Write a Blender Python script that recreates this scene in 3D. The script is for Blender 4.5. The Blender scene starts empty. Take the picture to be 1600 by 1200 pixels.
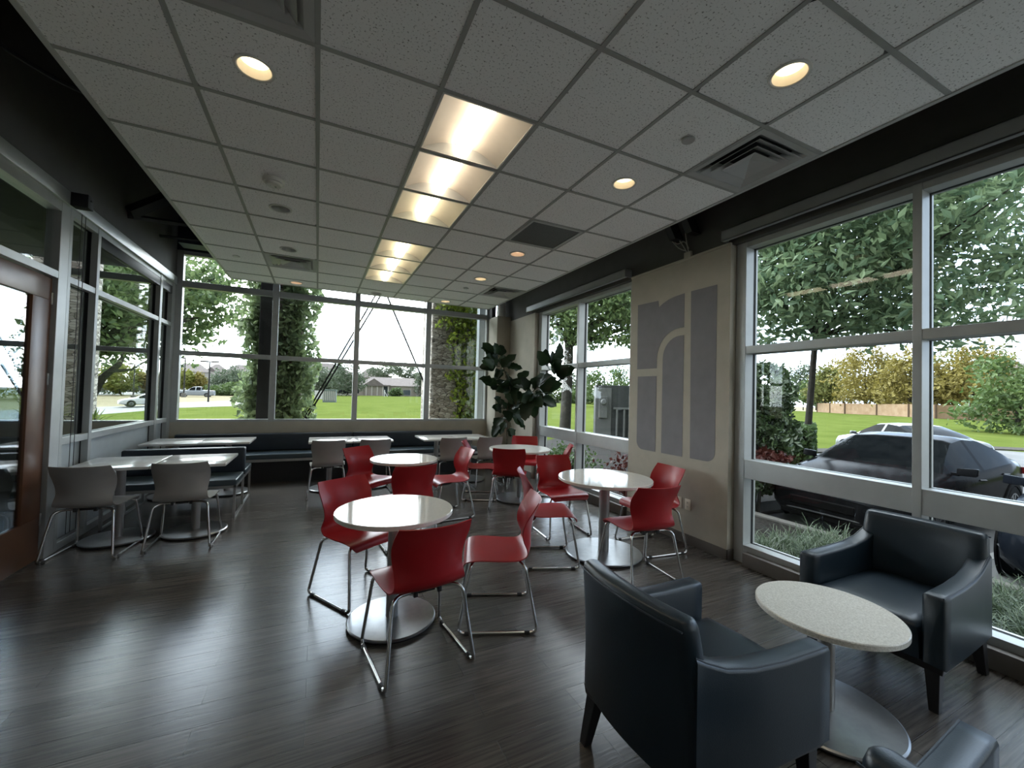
import bpy, bmesh, math, random
import numpy as np
from mathutils import Vector, Matrix, Euler

PI = math.pi
random.seed(7)
RNG = np.random.default_rng(7)
sc = bpy.context.scene
COL = sc.collection

# ---------------------------------------------------------------- camera, exposure, sky
F_PX, YAW, PITCH, ROLL, EYE = 639.0, -.4436, .0242, .0266, 1.53


def cam_rot(y, p, r):
    Rz = np.array([[math.cos(y), -math.sin(y), 0], [math.sin(y), math.cos(y), 0], [0, 0, 1]])
    Rx = np.array([[1, 0, 0], [0, math.cos(p), -math.sin(p)], [0, math.sin(p), math.cos(p)]])
    B = np.array([[1, 0, 0], [0, 0, -1], [0, 1, 0]], float)
    Rr = np.array([[math.cos(r), -math.sin(r), 0], [math.sin(r), math.cos(r), 0], [0, 0, 1]])
    return Rz @ Rx @ B @ Rr


CM = cam_rot(YAW, PITCH, ROLL)
cd = bpy.data.cameras.new('camera')
cd.sensor_fit = 'HORIZONTAL'
cd.sensor_width = 36.0
cd.lens = F_PX * 36.0 / 1600.0
cd.clip_end = 600
cd.clip_start = .05
cam = bpy.data.objects.new('camera', cd)
COL.objects.link(cam)
m4 = Matrix.Identity(4)
for i in range(3):
    for j in range(3):
        m4[i][j] = CM[i, j]
m4.translation = (0, 0, EYE)
cam.matrix_world = m4
sc.camera = cam

sc.view_settings.view_transform = 'Standard'
sc.view_settings.look = 'None'
sc.view_settings.exposure = 1.9
sc.view_settings.gamma = 1.0
sc.view_settings.use_curve_mapping = False
sc.cycles.use_denoising = True
sc.cycles.max_bounces = 9
sc.cycles.diffuse_bounces = 5
sc.cycles.glossy_bounces = 4
sc.cycles.transparent_max_bounces = 32
sc.cycles.transmission_bounces = 4
sc.cycles.sample_clamp_indirect = 6.0
sc.cycles.caustics_reflective = True
sc.cycles.blur_glossy = 1.0
sc.cycles.caustics_refractive = False

SKY_STRENGTH = 4.2
world = bpy.data.worlds.new('overcast_sky')
sc.world = world
world.use_nodes = True
wn, wl = world.node_tree.nodes, world.node_tree.links
wn.clear()
w_out = wn.new('ShaderNodeOutputWorld')
w_bg = wn.new('ShaderNodeBackground')
w_tc = wn.new('ShaderNodeTexCoord')
w_map = wn.new('ShaderNodeMapping')
w_map.inputs['Scale'].default_value = (1.6, 1.6, 4.0)
w_noise = wn.new('ShaderNodeTexNoise')
w_noise.inputs['Scale'].default_value = 1.7
w_noise.inputs['Detail'].default_value = 6
w_noise.inputs['Roughness'].default_value = .55
w_ramp = wn.new('ShaderNodeValToRGB')
w_ramp.color_ramp.elements[0].position = .36
w_ramp.color_ramp.elements[0].color = (.50, .60, .74, 1)
w_ramp.color_ramp.elements[1].position = .60
w_ramp.color_ramp.elements[1].color = (1, 1, 1, 1)
w_sep = wn.new('ShaderNodeSeparateXYZ')
w_mr = wn.new('ShaderNodeMapRange')           # the cloud is thinner and bluer over the car park side
w_mr.inputs['From Min'].default_value = .35
w_mr.inputs['From Max'].default_value = .95
w_mix = wn.new('ShaderNodeMix')
w_mix.data_type = 'RGBA'
w_mix.blend_type = 'MULTIPLY'
w_mix.inputs[7].default_value = (.42, .49, .60, 1)
wl.new(w_tc.outputs['Generated'], w_map.inputs['Vector'])
wl.new(w_map.outputs['Vector'], w_noise.inputs['Vector'])
wl.new(w_noise.outputs['Fac'], w_ramp.inputs['Fac'])
wl.new(w_tc.outputs['Generated'], w_sep.inputs[0])
wl.new(w_sep.outputs['X'], w_mr.inputs['Value'])
wl.new(w_mr.outputs['Result'], w_mix.inputs[0])
wl.new(w_ramp.outputs['Color'], w_mix.inputs[6])
w_my = wn.new('ShaderNodeMapRange')           # unseen sky behind the building, dimmed to darken reflections on the black car
w_my.inputs['From Min'].default_value = -.35
w_my.inputs['From Max'].default_value = .25
w_my.inputs['To Min'].default_value = .22
w_my.inputs['To Max'].default_value = 1.0
wl.new(w_sep.outputs['Y'], w_my.inputs['Value'])
w_cmb = wn.new('ShaderNodeCombineColor')
for i in range(3):
    wl.new(w_my.outputs['Result'], w_cmb.inputs[i])
w_mix2 = wn.new('ShaderNodeMix')
w_mix2.data_type = 'RGBA'
w_mix2.blend_type = 'MULTIPLY'
w_mix2.inputs[0].default_value = 1.0
wl.new(w_mix.outputs[2], w_mix2.inputs[6])
wl.new(w_cmb.outputs[0], w_mix2.inputs[7])
wl.new(w_mix2.outputs[2], w_bg.inputs['Color'])
w_bg.inputs['Strength'].default_value = SKY_STRENGTH
wl.new(w_bg.outputs[0], w_out.inputs['Surface'])


def ray(px, py):
    return CM @ np.array([(px - 800) / F_PX, -(py - 600) / F_PX, -1.0])


def at_y(px, py, y):
    d = ray(px, py)
    return Vector(d * (y / d[1])) + Vector((0, 0, EYE))


def at_x(px, py, x):
    d = ray(px, py)
    return Vector(d * (x / d[0])) + Vector((0, 0, EYE))


def at_z(px, py, z):
    d = ray(px, py)
    return Vector(d * ((z - EYE) / d[2])) + Vector((0, 0, EYE))


# ---------------------------------------------------------------- helpers: objects
def tag(o, label=None, cat=None, group=None, kind=None):
    if label: o['label'] = label
    if cat: o['category'] = cat
    if group: o['group'] = group
    if kind: o['kind'] = kind
    return o


def thing(name, label, cat, loc=(0, 0, 0), rz=0.0, group=None, kind=None):
    o = bpy.data.objects.new(name, None)
    o.empty_display_size = .1
    COL.objects.link(o)
    o.location = loc
    o.rotation_euler = (0, 0, rz)
    return tag(o, label, cat, group, kind)


def part(name, bm, m, parent=None, smooth=35, label=None):
    me = bpy.data.meshes.new(name)
    if isinstance(bm, tuple):
        me.from_pydata(bm[0], [], bm[1])
        me.update()
    else:
        bmesh.ops.recalc_face_normals(bm, faces=bm.faces)
        bm.to_mesh(me)
        bm.free()
    me.materials.append(m)
    if smooth:
        me.polygons.foreach_set('use_smooth', [True] * len(me.polygons))
        me.set_sharp_from_angle(angle=math.radians(smooth))
    o = bpy.data.objects.new(name, me)
    COL.objects.link(o)
    if parent is not None:
        o.parent = parent
    if label:
        o['label'] = label
    return o


def struct(name, bm, m, parent=None, smooth=35):
    o = part(name, bm, m, parent, smooth)
    if parent is None:
        o['kind'] = 'structure'
    return o


def struct_root(name):
    o = bpy.data.objects.new(name, None)
    COL.objects.link(o)
    o['kind'] = 'structure'
    return o


def dup(root, loc, rz=0.0, label=None, group=None, z_scale=None):
    r = root.copy()
    COL.objects.link(r)
    r.location = loc
    r.rotation_euler = (0, 0, rz)
    if label: r['label'] = label
    if group: r['group'] = group
    for ch in list(root.children):
        c = ch.copy()
        COL.objects.link(c)
        c.parent = r
        for g in list(ch.children):
            d = g.copy()
            COL.objects.link(d)
            d.parent = c
    return r


# ---------------------------------------------------------------- helpers: shapes
def B():
    return bmesh.new()


def merge(bm, src):
    me = bpy.data.meshes.new('tmp')
    src.to_mesh(me)
    src.free()
    bm.from_mesh(me)
    bpy.data.meshes.remove(me)


def box(bm, a, b, bev=0.0, seg=2):
    x0, y0, z0 = (min(a[i], b[i]) for i in range(3))
    x1, y1, z1 = (max(a[i], b[i]) for i in range(3))
    t = bmesh.new()
    v = [t.verts.new(p) for p in ((x0, y0, z0), (x1, y0, z0), (x1, y1, z0), (x0, y1, z0), (x0, y0, z1), (x1, y0, z1), (x1, y1, z1), (x0, y1, z1))]
    for f in ((0, 3, 2, 1), (4, 5, 6, 7), (0, 1, 5, 4), (1, 2, 6, 5), (2, 3, 7, 6), (3, 0, 4, 7)):
        t.faces.new([v[i] for i in f])
    if bev > 0:
        bmesh.ops.bevel(t, geom=t.edges[:], offset=bev, segments=seg, profile=.5, affect='EDGES')
    merge(bm, t)
    return bm


def hexa(bm, bot, top, bev=0.0, seg=2):
    """a box with free corners: four bottom points and four top points, same order"""
    t = bmesh.new()
    v = [t.verts.new(p) for p in list(bot) + list(top)]
    for f in ((0, 3, 2, 1), (4, 5, 6, 7), (0, 1, 5, 4), (1, 2, 6, 5), (2, 3, 7, 6), (3, 0, 4, 7)):
        t.faces.new([v[i] for i in f])
    if bev > 0:
        bmesh.ops.bevel(t, geom=t.edges[:], offset=bev, segments=seg, profile=.5, affect='EDGES')
    merge(bm, t)
    return bm


def fillet(pts, r, n=5):
    pts = [Vector(p) for p in pts]
    out = [pts[0]]
    for i in range(1, len(pts) - 1):
        p, a, b = pts[i], pts[i - 1], pts[i + 1]
        da, db = (a - p), (b - p)
        k = min(r, da.length * .49, db.length * .49)
        s, e = p + da.normalized() * k, p + db.normalized() * k
        for j in range(n + 1):
            t = j / n
            out.append(s * (1 - t) ** 2 + p * 2 * t * (1 - t) + e * t ** 2)
    out.append(pts[-1])
    return out


def tube(bm, pts, r, seg=8, caps=True):
    pts = [Vector(p) for p in pts]
    n = len(pts)
    rs = r if isinstance(r, (list, tuple)) else [r] * n
    tang = []
    for i in range(n):
        d = pts[min(i + 1, n - 1)] - pts[max(i - 1, 0)]
        tang.append(d.normalized() if d.length > 1e-9 else Vector((0, 0, 1)))
    up = Vector((0, 0, 1)) if abs(tang[0].z) < .9 else Vector((1, 0, 0))
    u = tang[0].cross(up).normalized()
    rings = []
    for i in range(n):
        u = (u - tang[i] * u.dot(tang[i]))
        u = u.normalized() if u.length > 1e-6 else tang[i].orthogonal().normalized()
        w = tang[i].cross(u)
        rings.append([bm.verts.new(pts[i] + (u * math.cos(2 * PI * k / seg) + w * math.sin(2 * PI * k / seg)) * rs[i]) for k in range(seg)])
    for i in range(n - 1):
        for k in range(seg):
            bm.faces.new((rings[i][k], rings[i][(k + 1) % seg], rings[i + 1][(k + 1) % seg], rings[i + 1][k]))
    if caps:
        bm.faces.new(rings[0][::-1])
        bm.faces.new(rings[-1])
    return bm


def lathe(bm, prof, seg=32, c=(0, 0, 0), sx=1.0, sy=1.0):
    rings = []
    for r, z in prof:
        if r < 1e-6:
            rings.append([bm.verts.new((c[0], c[1], c[2] + z))])
        else:
            rings.append([bm.verts.new((c[0] + sx * r * math.cos(2 * PI * k / seg), c[1] + sy * r * math.sin(2 * PI * k / seg), c[2] + z)) for k in range(seg)])
    for a, b in zip(rings, rings[1:]):
        if len(a) == 1 and len(b) == 1:
            continue
        for k in range(seg):
            k2 = (k + 1) % seg
            if len(a) == 1:
                bm.faces.new((a[0], b[k2], b[k]))
            elif len(b) == 1:
                bm.faces.new((a[k], a[k2], b[0]))
            else:
                bm.faces.new((a[k], a[k2], b[k2], b[k]))
    return bm


def prism(bm, poly, fn0, fn1):
    """poly of 2D points; fn0/fn1 map a 2D point to the two 3D faces"""
    a = [bm.verts.new(fn0(*p)) for p in poly]
    b = [bm.verts.new(fn1(*p)) for p in poly]
    n = len(poly)
    bm.faces.new(a[::-1])
    bm.faces.new(b)
    for i in range(n):
        bm.faces.new((a[i], a[(i + 1) % n], b[(i + 1) % n], b[i]))
    return bm


def grid(bm, rows, closed=False, flip=False):
    vs = [[bm.verts.new(p) for p in row] for row in rows]
    n = len(vs[0])
    for i in range(len(vs) - 1):
        for k in range(n if closed else n - 1):
            f = (vs[i][k], vs[i][(k + 1) % n], vs[i + 1][(k + 1) % n], vs[i + 1][k])
            bm.faces.new(f[::-1] if flip else f)
    return vs


# ---------------------------------------------------------------- helpers: materials
MATS = {}


def mat(name, col, rough=.5, metal=0.0, noise=None, spec=.5, bump=None, coat=0.0):
    """noise = (scale, second colour, contrast) gives a soft procedural variation; bump = (scale, strength)"""
    if name in MATS:
        return MATS[name]
    m = bpy.data.materials.new(name)
    m.use_nodes = True
    nt = m.node_tree
    p = nt.nodes['Principled BSDF']
    p.inputs['Base Color'].default_value = (*col, 1)
    p.inputs['Roughness'].default_value = rough
    p.inputs['Metallic'].default_value = metal
    p.inputs['Specular IOR Level'].default_value = spec
    p.inputs['Coat Weight'].default_value = coat
    tc = nt.nodes.new('ShaderNodeTexCoord')
    nz = nt.nodes.new('ShaderNodeTexNoise')
    s, c2, con = noise if noise else (6.0, tuple(min(1, c * 1.12 + .004) for c in col), .25)
    nz.inputs['Scale'].default_value = s
    nz.inputs['Detail'].default_value = 4
    nt.links.new(tc.outputs['Object'], nz.inputs['Vector'])
    rp = nt.nodes.new('ShaderNodeValToRGB')
    rp.color_ramp.elements[0].position = .5 - .5 * (1 - con) * .6
    rp.color_ramp.elements[1].position = .5 + .5 * (1 - con) * .6
    rp.color_ramp.elements[0].color = (*col, 1)
    rp.color_ramp.elements[1].color = (*c2, 1)
    nt.links.new(nz.outputs['Fac'], rp.inputs['Fac'])
    nt.links.new(rp.outputs['Color'], p.inputs['Base Color'])
    if bump:
        n2 = nt.nodes.new('ShaderNodeTexNoise')
        n2.inputs['Scale'].default_value = bump[0]
        n2.inputs['Detail'].default_value = 3
        nt.links.new(tc.outputs['Object'], n2.inputs['Vector'])
        bp = nt.nodes.new('ShaderNodeBump')
        bp.inputs['Strength'].default_value = bump[1]
        bp.inputs['Distance'].default_value = .01
        nt.links.new(n2.outputs['Fac'], bp.inputs['Height'])
        nt.links.new(bp.outputs['Normal'], p.inputs['Normal'])
    MATS[name] = m
    return m


def mat_emit(name, col, strength):
    m = bpy.data.materials.new(name)
    m.use_nodes = True
    nt = m.node_tree
    p = nt.nodes['Principled BSDF']
    p.inputs['Base Color'].default_value = (.8, .8, .8, 1)
    p.inputs['Emission Color'].default_value = (*col, 1)
    p.inputs['Emission Strength'].default_value = strength
    MATS[name] = m
    return m


def mat_glass(name, tint=(.93, .96, .95), k=1.0, haze=0.0, haze_col=(.7, .75, .78)):
    m = bpy.data.materials.new(name)
    m.use_nodes = True
    nt = m.node_tree
    nt.nodes.clear()
    out = nt.nodes.new('ShaderNodeOutputMaterial')
    tr = nt.nodes.new('ShaderNodeBsdfTransparent')
    tr.inputs['Color'].default_value = (*tint, 1)
    gl = nt.nodes.new('ShaderNodeBsdfGlossy')
    gl.inputs['Roughness'].default_value = 0.0
    # Schlick reflectance, the same from both faces of the pane
    geo = nt.nodes.new('ShaderNodeNewGeometry')
    dt = nt.nodes.new('ShaderNodeVectorMath')
    dt.operation = 'DOT_PRODUCT'
    nt.links.new(geo.outputs['Incoming'], dt.inputs[0])
    nt.links.new(geo.outputs['Normal'], dt.inputs[1])

    def mth(op, x, y=None):
        q = nt.nodes.new('ShaderNodeMath')
        q.operation = op
        for i_, v_ in enumerate((x, y)):
            if v_ is None:
                continue
            if isinstance(v_, (int, float)):
                q.inputs[i_].default_value = v_
            else:
                nt.links.new(v_, q.inputs[i_])
        return q.outputs[0]
    ca = mth('ABSOLUTE', dt.outputs['Value'])
    f5 = mth('POWER', mth('SUBTRACT', 1.0, ca), 5.0)
    fr_out = mth('ADD', mth('MULTIPLY', f5, .96), .04)
    mu = nt.nodes.new('ShaderNodeMath')
    mu.operation = 'MULTIPLY'
    mu.inputs[1].default_value = k
    mx = nt.nodes.new('ShaderNodeMixShader')
    nt.links.new(fr_out, mu.inputs[0])
    nt.links.new(mu.outputs[0], mx.inputs[0])
    last = tr
    if haze > 0:
        df = nt.nodes.new('ShaderNodeBsdfDiffuse')
        df.inputs['Color'].default_value = (*haze_col, 1)
        tl = nt.nodes.new('ShaderNodeBsdfTranslucent')
        tl.inputs['Color'].default_value = (*haze_col, 1)
        ad = nt.nodes.new('ShaderNodeMixShader')
        ad.inputs[0].default_value = .6
        nt.links.new(df.outputs[0], ad.inputs[1])
        nt.links.new(tl.outputs[0], ad.inputs[2])
        m2 = nt.nodes.new('ShaderNodeMixShader')
        m2.inputs[0].default_value = haze
        nt.links.new(tr.outputs[0], m2.inputs[1])
        nt.links.new(ad.outputs[0], m2.inputs[2])
        last = m2
    nt.links.new(last.outputs[0], mx.inputs[1])
    nt.links.new(gl.outputs[0], mx.inputs[2])
    nt.links.new(mx.outputs[0], out.inputs['Surface'])
    MATS[name] = m
    return m


def mat_leaf(name, c1, c2, rough=.5, trans=.35, gloss=.25):
    """two leaf colours spread leaf by leaf; part of the light passes through"""
    m = bpy.data.materials.new(name)
    m.use_nodes = True
    nt = m.node_tree
    nt.nodes.clear()
    out = nt.nodes.new('ShaderNodeOutputMaterial')
    geo = nt.nodes.new('ShaderNodeNewGeometry')
    rp = nt.nodes.new('ShaderNodeValToRGB')
    rp.color_ramp.elements[0].color = (*c1, 1)
    rp.color_ramp.elements[1].color = (*c2, 1)
    nt.links.new(geo.outputs['Random Per Island'], rp.inputs['Fac'])
    df = nt.nodes.new('ShaderNodeBsdfPrincipled')
    df.inputs['Roughness'].default_value = rough
    df.inputs['Specular IOR Level'].default_value = gloss
    tl = nt.nodes.new('ShaderNodeBsdfTranslucent')
    mx = nt.nodes.new('ShaderNodeMixShader')
    mx.inputs[0].default_value = trans
    nt.links.new(rp.outputs[0], df.inputs['Base Color'])
    nt.links.new(rp.outputs[0], tl.inputs['Color'])
    nt.links.new(df.outputs[0], mx.inputs[1])
    nt.links.new(tl.outputs[0], mx.inputs[2])
    nt.links.new(mx.outputs[0], out.inputs['Surface'])
    MATS[name] = m
    return m


def node_mat(name, build):
    m = bpy.data.materials.new(name)
    m.use_nodes = True
    build(m.node_tree, m.node_tree.nodes['Principled BSDF'])
    MATS[name] = m
    return m


def _floor(nt, p):
    tc = nt.nodes.new('ShaderNodeTexCoord')
    br = nt.nodes.new('ShaderNodeTexBrick')
    br.offset = .37
    br.inputs['Scale'].default_value = 1.0
    br.inputs['Brick Width'].default_value = 1.22
    br.inputs['Row Height'].default_value = .152
    br.inputs['Mortar Size'].default_value = .0016
    br.inputs['Mortar Smooth'].default_value = .2
    br.inputs['Color1'].default_value = (.066, .061, .057, 1)
    br.inputs['Color2'].default_value = (.102, .094, .088, 1)
    br.inputs['Mortar'].default_value = (.012, .011, .010, 1)
    nt.links.new(tc.outputs['Object'], br.inputs['Vector'])
    mp = nt.nodes.new('ShaderNodeMapping')
    mp.inputs['Scale'].default_value = (1.2, 34, 1)
    nz = nt.nodes.new('ShaderNodeTexNoise')
    nz.inputs['Scale'].default_value = 2.2
    nz.inputs['Detail'].default_value = 8
    nz.inputs['Roughness'].default_value = .6
    nt.links.new(tc.outputs['Object'], mp.inputs['Vector'])
    nt.links.new(mp.outputs[0], nz.inputs['Vector'])
    rp = nt.nodes.new('ShaderNodeValToRGB')
    rp.color_ramp.elements[0].position = .3
    rp.color_ramp.elements[0].color = (.45, .45, .45, 1)
    rp.color_ramp.elements[1].position = .72
    rp.color_ramp.elements[1].color = (1.75, 1.7, 1.62, 1)
    nt.links.new(nz.outputs['Fac'], rp.inputs['Fac'])
    mx = nt.nodes.new('ShaderNodeMix')
    mx.data_type = 'RGBA'
    mx.blend_type = 'MULTIPLY'
    mx.inputs[0].default_value = 1
    nt.links.new(br.outputs['Color'], mx.inputs[6])
    nt.links.new(rp.outputs[0], mx.inputs[7])
    nt.links.new(mx.outputs[2], p.inputs['Base Color'])
    bp = nt.nodes.new('ShaderNodeBump')
    bp.inputs['Strength'].default_value = .12
    bp.inputs['Distance'].default_value = .004
    nt.links.new(nz.outputs['Fac'], bp.inputs['Height'])
    b2 = nt.nodes.new('ShaderNodeBump')
    b2.invert = True
    b2.inputs['Strength'].default_value = .35
    b2.inputs['Distance'].default_value = .004
    nt.links.new(br.outputs['Fac'], b2.inputs['Height'])
    nt.links.new(bp.outputs[0], b2.inputs['Normal'])
    nt.links.new(b2.outputs[0], p.inputs['Normal'])
    p.inputs['Roughness'].default_value = .25
    p.inputs['Specular IOR Level'].default_value = .75


def _tile(nt, p):
    tc = nt.nodes.new('ShaderNodeTexCoord')
    nz = nt.nodes.new('ShaderNodeTexNoise')
    nz.inputs['Scale'].default_value = 95
    nz.inputs['Detail'].default_value = 2
    rp = nt.nodes.new('ShaderNodeValToRGB')
    rp.color_ramp.elements[0].position = .30
    rp.color_ramp.elements[0].color = (.26, .25, .235, 1)
    rp.color_ramp.elements[1].position = .40
    rp.color_ramp.elements[1].color = (.88, .87, .85, 1)
    nt.links.new(tc.outputs['Object'], nz.inputs['Vector'])
    nt.links.new(nz.outputs['Fac'], rp.inputs['Fac'])
    nt.links.new(rp.outputs[0], p.inputs['Base Color'])
    p.inputs['Roughness'].default_value = .9


def _stone(nt, p):
    tc = nt.nodes.new('ShaderNodeTexCoord')
    mp = nt.nodes.new('ShaderNodeMapping')
    mp.inputs['Scale'].default_value = (1, 1, 2.5)
    vo = nt.nodes.new('ShaderNodeTexVoronoi')
    vo.inputs['Scale'].default_value = 8.5
    ve = nt.nodes.new('ShaderNodeTexVoronoi')
    ve.feature = 'DISTANCE_TO_EDGE'
    ve.inputs['Scale'].default_value = 8.5
    nt.links.new(tc.outputs['Object'], mp.inputs['Vector'])
    nt.links.new(mp.outputs[0], vo.inputs['Vector'])
    nt.links.new(mp.outputs[0], ve.inputs['Vector'])
    sp = nt.nodes.new('ShaderNodeSeparateColor')
    nt.links.new(vo.outputs['Color'], sp.inputs[0])
    rp = nt.nodes.new('ShaderNodeValToRGB')
    rp.color_ramp.elements[0].color = (.20, .165, .13, 1)
    rp.color_ramp.elements[1].color = (.52, .47, .41, 1)
    nt.links.new(sp.outputs[0], rp.inputs['Fac'])
    r2 = nt.nodes.new('ShaderNodeValToRGB')
    r2.color_ramp.elements[0].position = .0
    r2.color_ramp.elements[0].color = (.12, .11, .10, 1)
    r2.color_ramp.elements[1].position = .07
    r2.color_ramp.elements[1].color = (1, 1, 1, 1)
    nt.links.new(ve.outputs['Distance'], r2.inputs['Fac'])
    mx = nt.nodes.new('ShaderNodeMix')
    mx.data_type = 'RGBA'
    mx.blend_type = 'MULTIPLY'
    mx.inputs[0].default_value = 1
    nt.links.new(rp.outputs[0], mx.inputs[6])
    nt.links.new(r2.outputs[0], mx.inputs[7])
    nt.links.new(mx.outputs[2], p.inputs['Base Color'])
    bp = nt.nodes.new('ShaderNodeBump')
    bp.inputs['Strength'].default_value = .8
    bp.inputs['Distance'].default_value = .03
    nt.links.new(r2.outputs[0], bp.inputs['Height'])
    nt.links.new(bp.outputs[0], p.inputs['Normal'])
    p.inputs['Roughness'].default_value = .85


M_floor = node_mat('dark_wood_plank', _floor)
M_tile = node_mat('fissured_ceiling_tile', _tile)
M_stone = node_mat('stacked_stone', _stone)
M_tbar = mat('ceiling_grid_metal', (.30, .30, .28), .5)
M_tbar_edge = mat('ceiling_edge_metal', (.42, .42, .40), .45)
M_cream = mat('cream_wall_paint', (.42, .39, .325), .75)
M_soffit = mat('dark_taupe_paint', (.075, .073, .068), .8)
M_black = mat('black_steel', (.010, .011, .015), .6)
M_navy = mat('navy_steel', (.012, .022, .045), .6)
M_deck = mat('dark_roof_deck', (.02, .02, .022), .9)
M_alu = mat('grey_aluminium_frame', (.38, .395, .39), .42, .35)
M_alu_light = mat('pale_aluminium_frame', (.52, .55, .56), .35, .35)
M_gasket = mat('black_gasket', (.008, .009, .012), .5)
M_panel = mat('grey_blue_spandrel_panel', (.42, .46, .475), .45)
M_base = mat('taupe_rubber_baseboard', (.115, .105, .095), .6)
M_glass = mat_glass('window_glass', (.95, .975, .965), .45)
M_glass_door = mat_glass('door_glass', (.52, .60, .66), 2.0)
M_frost = mat_glass('frosted_decal', (.9, .93, .93), .3, haze=.55, haze_col=(.42, .47, .48))
M_graphic = mat('grey_violet_wall_paint', (.205, .20, .215), .8)
M_wood = mat('cherry_wood', (.10, .042, .022), .35, noise=(3.0, (.155, .068, .034), .3))
M_shade = mat('roller_shade_cassette_metal', (.30, .31, .31), .45, .2)
M_red = mat('red_polypropylene', (.34, .012, .016), .36, spec=.35)
M_greyp = mat('grey_polypropylene', (.33, .32, .305), .42)
M_chrome = mat('chrome_tube', (.62, .62, .62), .14, 1.0)
M_glide = mat('dark_plastic_glide', (.02, .02, .022), .5)
M_top = mat('white_quartz_top', (.80, .77, .71), .07, noise=(60, (.72, .69, .63), .3), spec=.6)
M_top_lam = mat('white_laminate_top', (.68, .67, .64), .14, noise=(30, (.60, .59, .57), .3))
M_quartz = mat('speckled_quartz_top', (.92, .90, .84), .15, noise=(140, (.66, .64, .58), .4))
M_steel = mat('brushed_steel_base', (.36, .37, .38), .30, .9, noise=(18, (.30, .31, .32), .3))
M_column = mat('grey_steel_column', (.34, .335, .33), .35, .6)
M_vinyl = mat('slate_blue_vinyl', (.009, .020, .031), .36, noise=(5, (.012, .024, .037), .3), bump=(220, .08))
M_vinyl_dark = mat('dark_navy_vinyl', (.014, .023, .036), .45, noise=(9, (.020, .031, .047), .3), bump=(220, .08))
M_vinyl_seat_lit = mat('window_lit_vinyl_bench_seat', (.048, .070, .086), .32, noise=(5, (.056, .080, .097), .3), bump=(220, .08))  # paler than the backrests: window light on the seats put into the colour
M_legwood = mat('black_stained_wood', (.012, .012, .014), .4)
M_booth_steel = mat('satin_steel_frame', (.42, .42, .42), .35, .8)
M_white = mat('white_enamel', (.62, .61, .57), .4)
M_vent = mat('pale_grey_enamel', (.40, .40, .385), .35)
M_void = mat('dark_duct_interior', (.05, .05, .05), .9)
M_return = mat('grey_return_grille', (.115, .12, .12), .6, noise=(200, (.06, .063, .065), .5))
M_cream_plastic = mat('ivory_plastic', (.85, .80, .68), .4)
M_slot = mat('dark_slot', (.02, .02, .02), .6)
M_refl = mat('white_troffer_reflector', (.66, .60, .52), .5)
M_tube = mat_emit('lit_troffer_lens', (1.0, .86, .66), 2.2)
M_tube_y = mat_emit('lit_troffer_lens_yellow', (1.0, .88, .58), 2.1)
M_lamp = mat_emit('lit_downlight_lens', (1.0, .83, .52), 1.0)
M_lamp_pink = mat_emit('lit_downlight_lens_warm', (1.0, .66, .42), .7)
M_unlit = mat('unlit_downlight_reflector', (.5, .5, .48), .3, .5)
M_wire = mat('pale_cable', (.38, .37, .33), .6)

# ================================================================ THE SETTING
HC = EYE + 1.655                      # ceiling height
XR, XF, YF, XL = 3.58, 3.66, 8.12, -2.08
GX0, GY0, T = -.055, 2.17, .61        # ceiling grid origin and pitch

struct('floor', box(B(), (-6.2, -3.2, -.2), (3.86, 8.24, 0)), M_floor, smooth=0)

# right wall: painted pier between the windows, short return by the far corner, dark upper wall
wr = struct_root('wall_right')
bm = B()
box(bm, (XR, 2.66, 0), (3.9, 4.05, 3.04))
struct('pier', bm, M_cream, wr)
bm = B()
box(bm, (XR, 6.62, 0), (3.9, YF + .12, 3.04))
struct('corner_return', bm, M_cream, wr)
bm = B()
box(bm, (3.60, -3.2, 3.04), (3.9, YF + .12, 4.3))
struct('upper_wall', bm, M_soffit, wr)
bm = B()
box(bm, (XR - .012, 2.66, 3.035), (3.62, 4.05, 3.06), .004)
struct('ledge', bm, M_cream, wr)
# far wall: sill wall under the glazing, dark beam over it
wf = struct_root('wall_far')
struct('sill_wall', box(B(), (-6.2, YF, 0), (3.62, YF + .14, .945)), M_cream, wf)
struct('upper_wall', box(B(), (-6.2, YF - .02, 3.68), (3.62, YF + .14, 4.3)), M_navy, wf)
# pilaster in the far right corner
struct('trim_1', box(B(), (3.27, 7.66, 0), (XR, YF, 3.12), .012), M_cream)
bm = B()
lathe(bm, [(0, 3.12), (.09, 3.12), (.09, 4.25), (0, 4.25)], 24, (3.44, 7.86, 0))
struct('trim_2', bm, M_white)
struct('trim_3', box(B(), (3.27, 7.95, 3.12), (3.36, 8.08, 4.25)), M_black)
# left wall: solid part behind the camera, dark fascia over the glazing
wlf = struct_root('wall_left')
struct('solid_wall', box(B(), (XL - .14, -3.2, 0), (XL, 2.3, 3.12)), M_cream, wlf)
struct('upper_wall', box(B(), (XL - .14, -3.2, 3.24), (XL, YF, 4.3)), M_soffit, wlf)
struct('ledge', box(B(), (XL - .14, -3.2, 3.12), (XL + .02, YF, 3.24), .006), M_alu, wlf)
struct('wall_back', box(B(), (-6.2, -3.34, 0), (3.9, -3.2, 4.3)), M_cream)
# vestibule beyond the left glazing
struct('wall_vestibule', box(B(), (-6.34, 2.2, 0), (-6.2, YF, 4.3)), M_soffit)
struct('wall_vestibule_back', box(B(), (-6.2, 2.16, 0), (XL - .14, 2.3, 4.3)), M_soffit)
struct('ceiling_vestibule', box(B(), (-6.2, 2.3, 3.30), (XL - .14, YF, 3.4)), M_deck)
# roof deck over the open gaps around the hung ceiling
struct('roof', box(B(), (-6.4, -3.4, 4.3), (4.0, YF + .2, 4.5)), M_deck)

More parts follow.
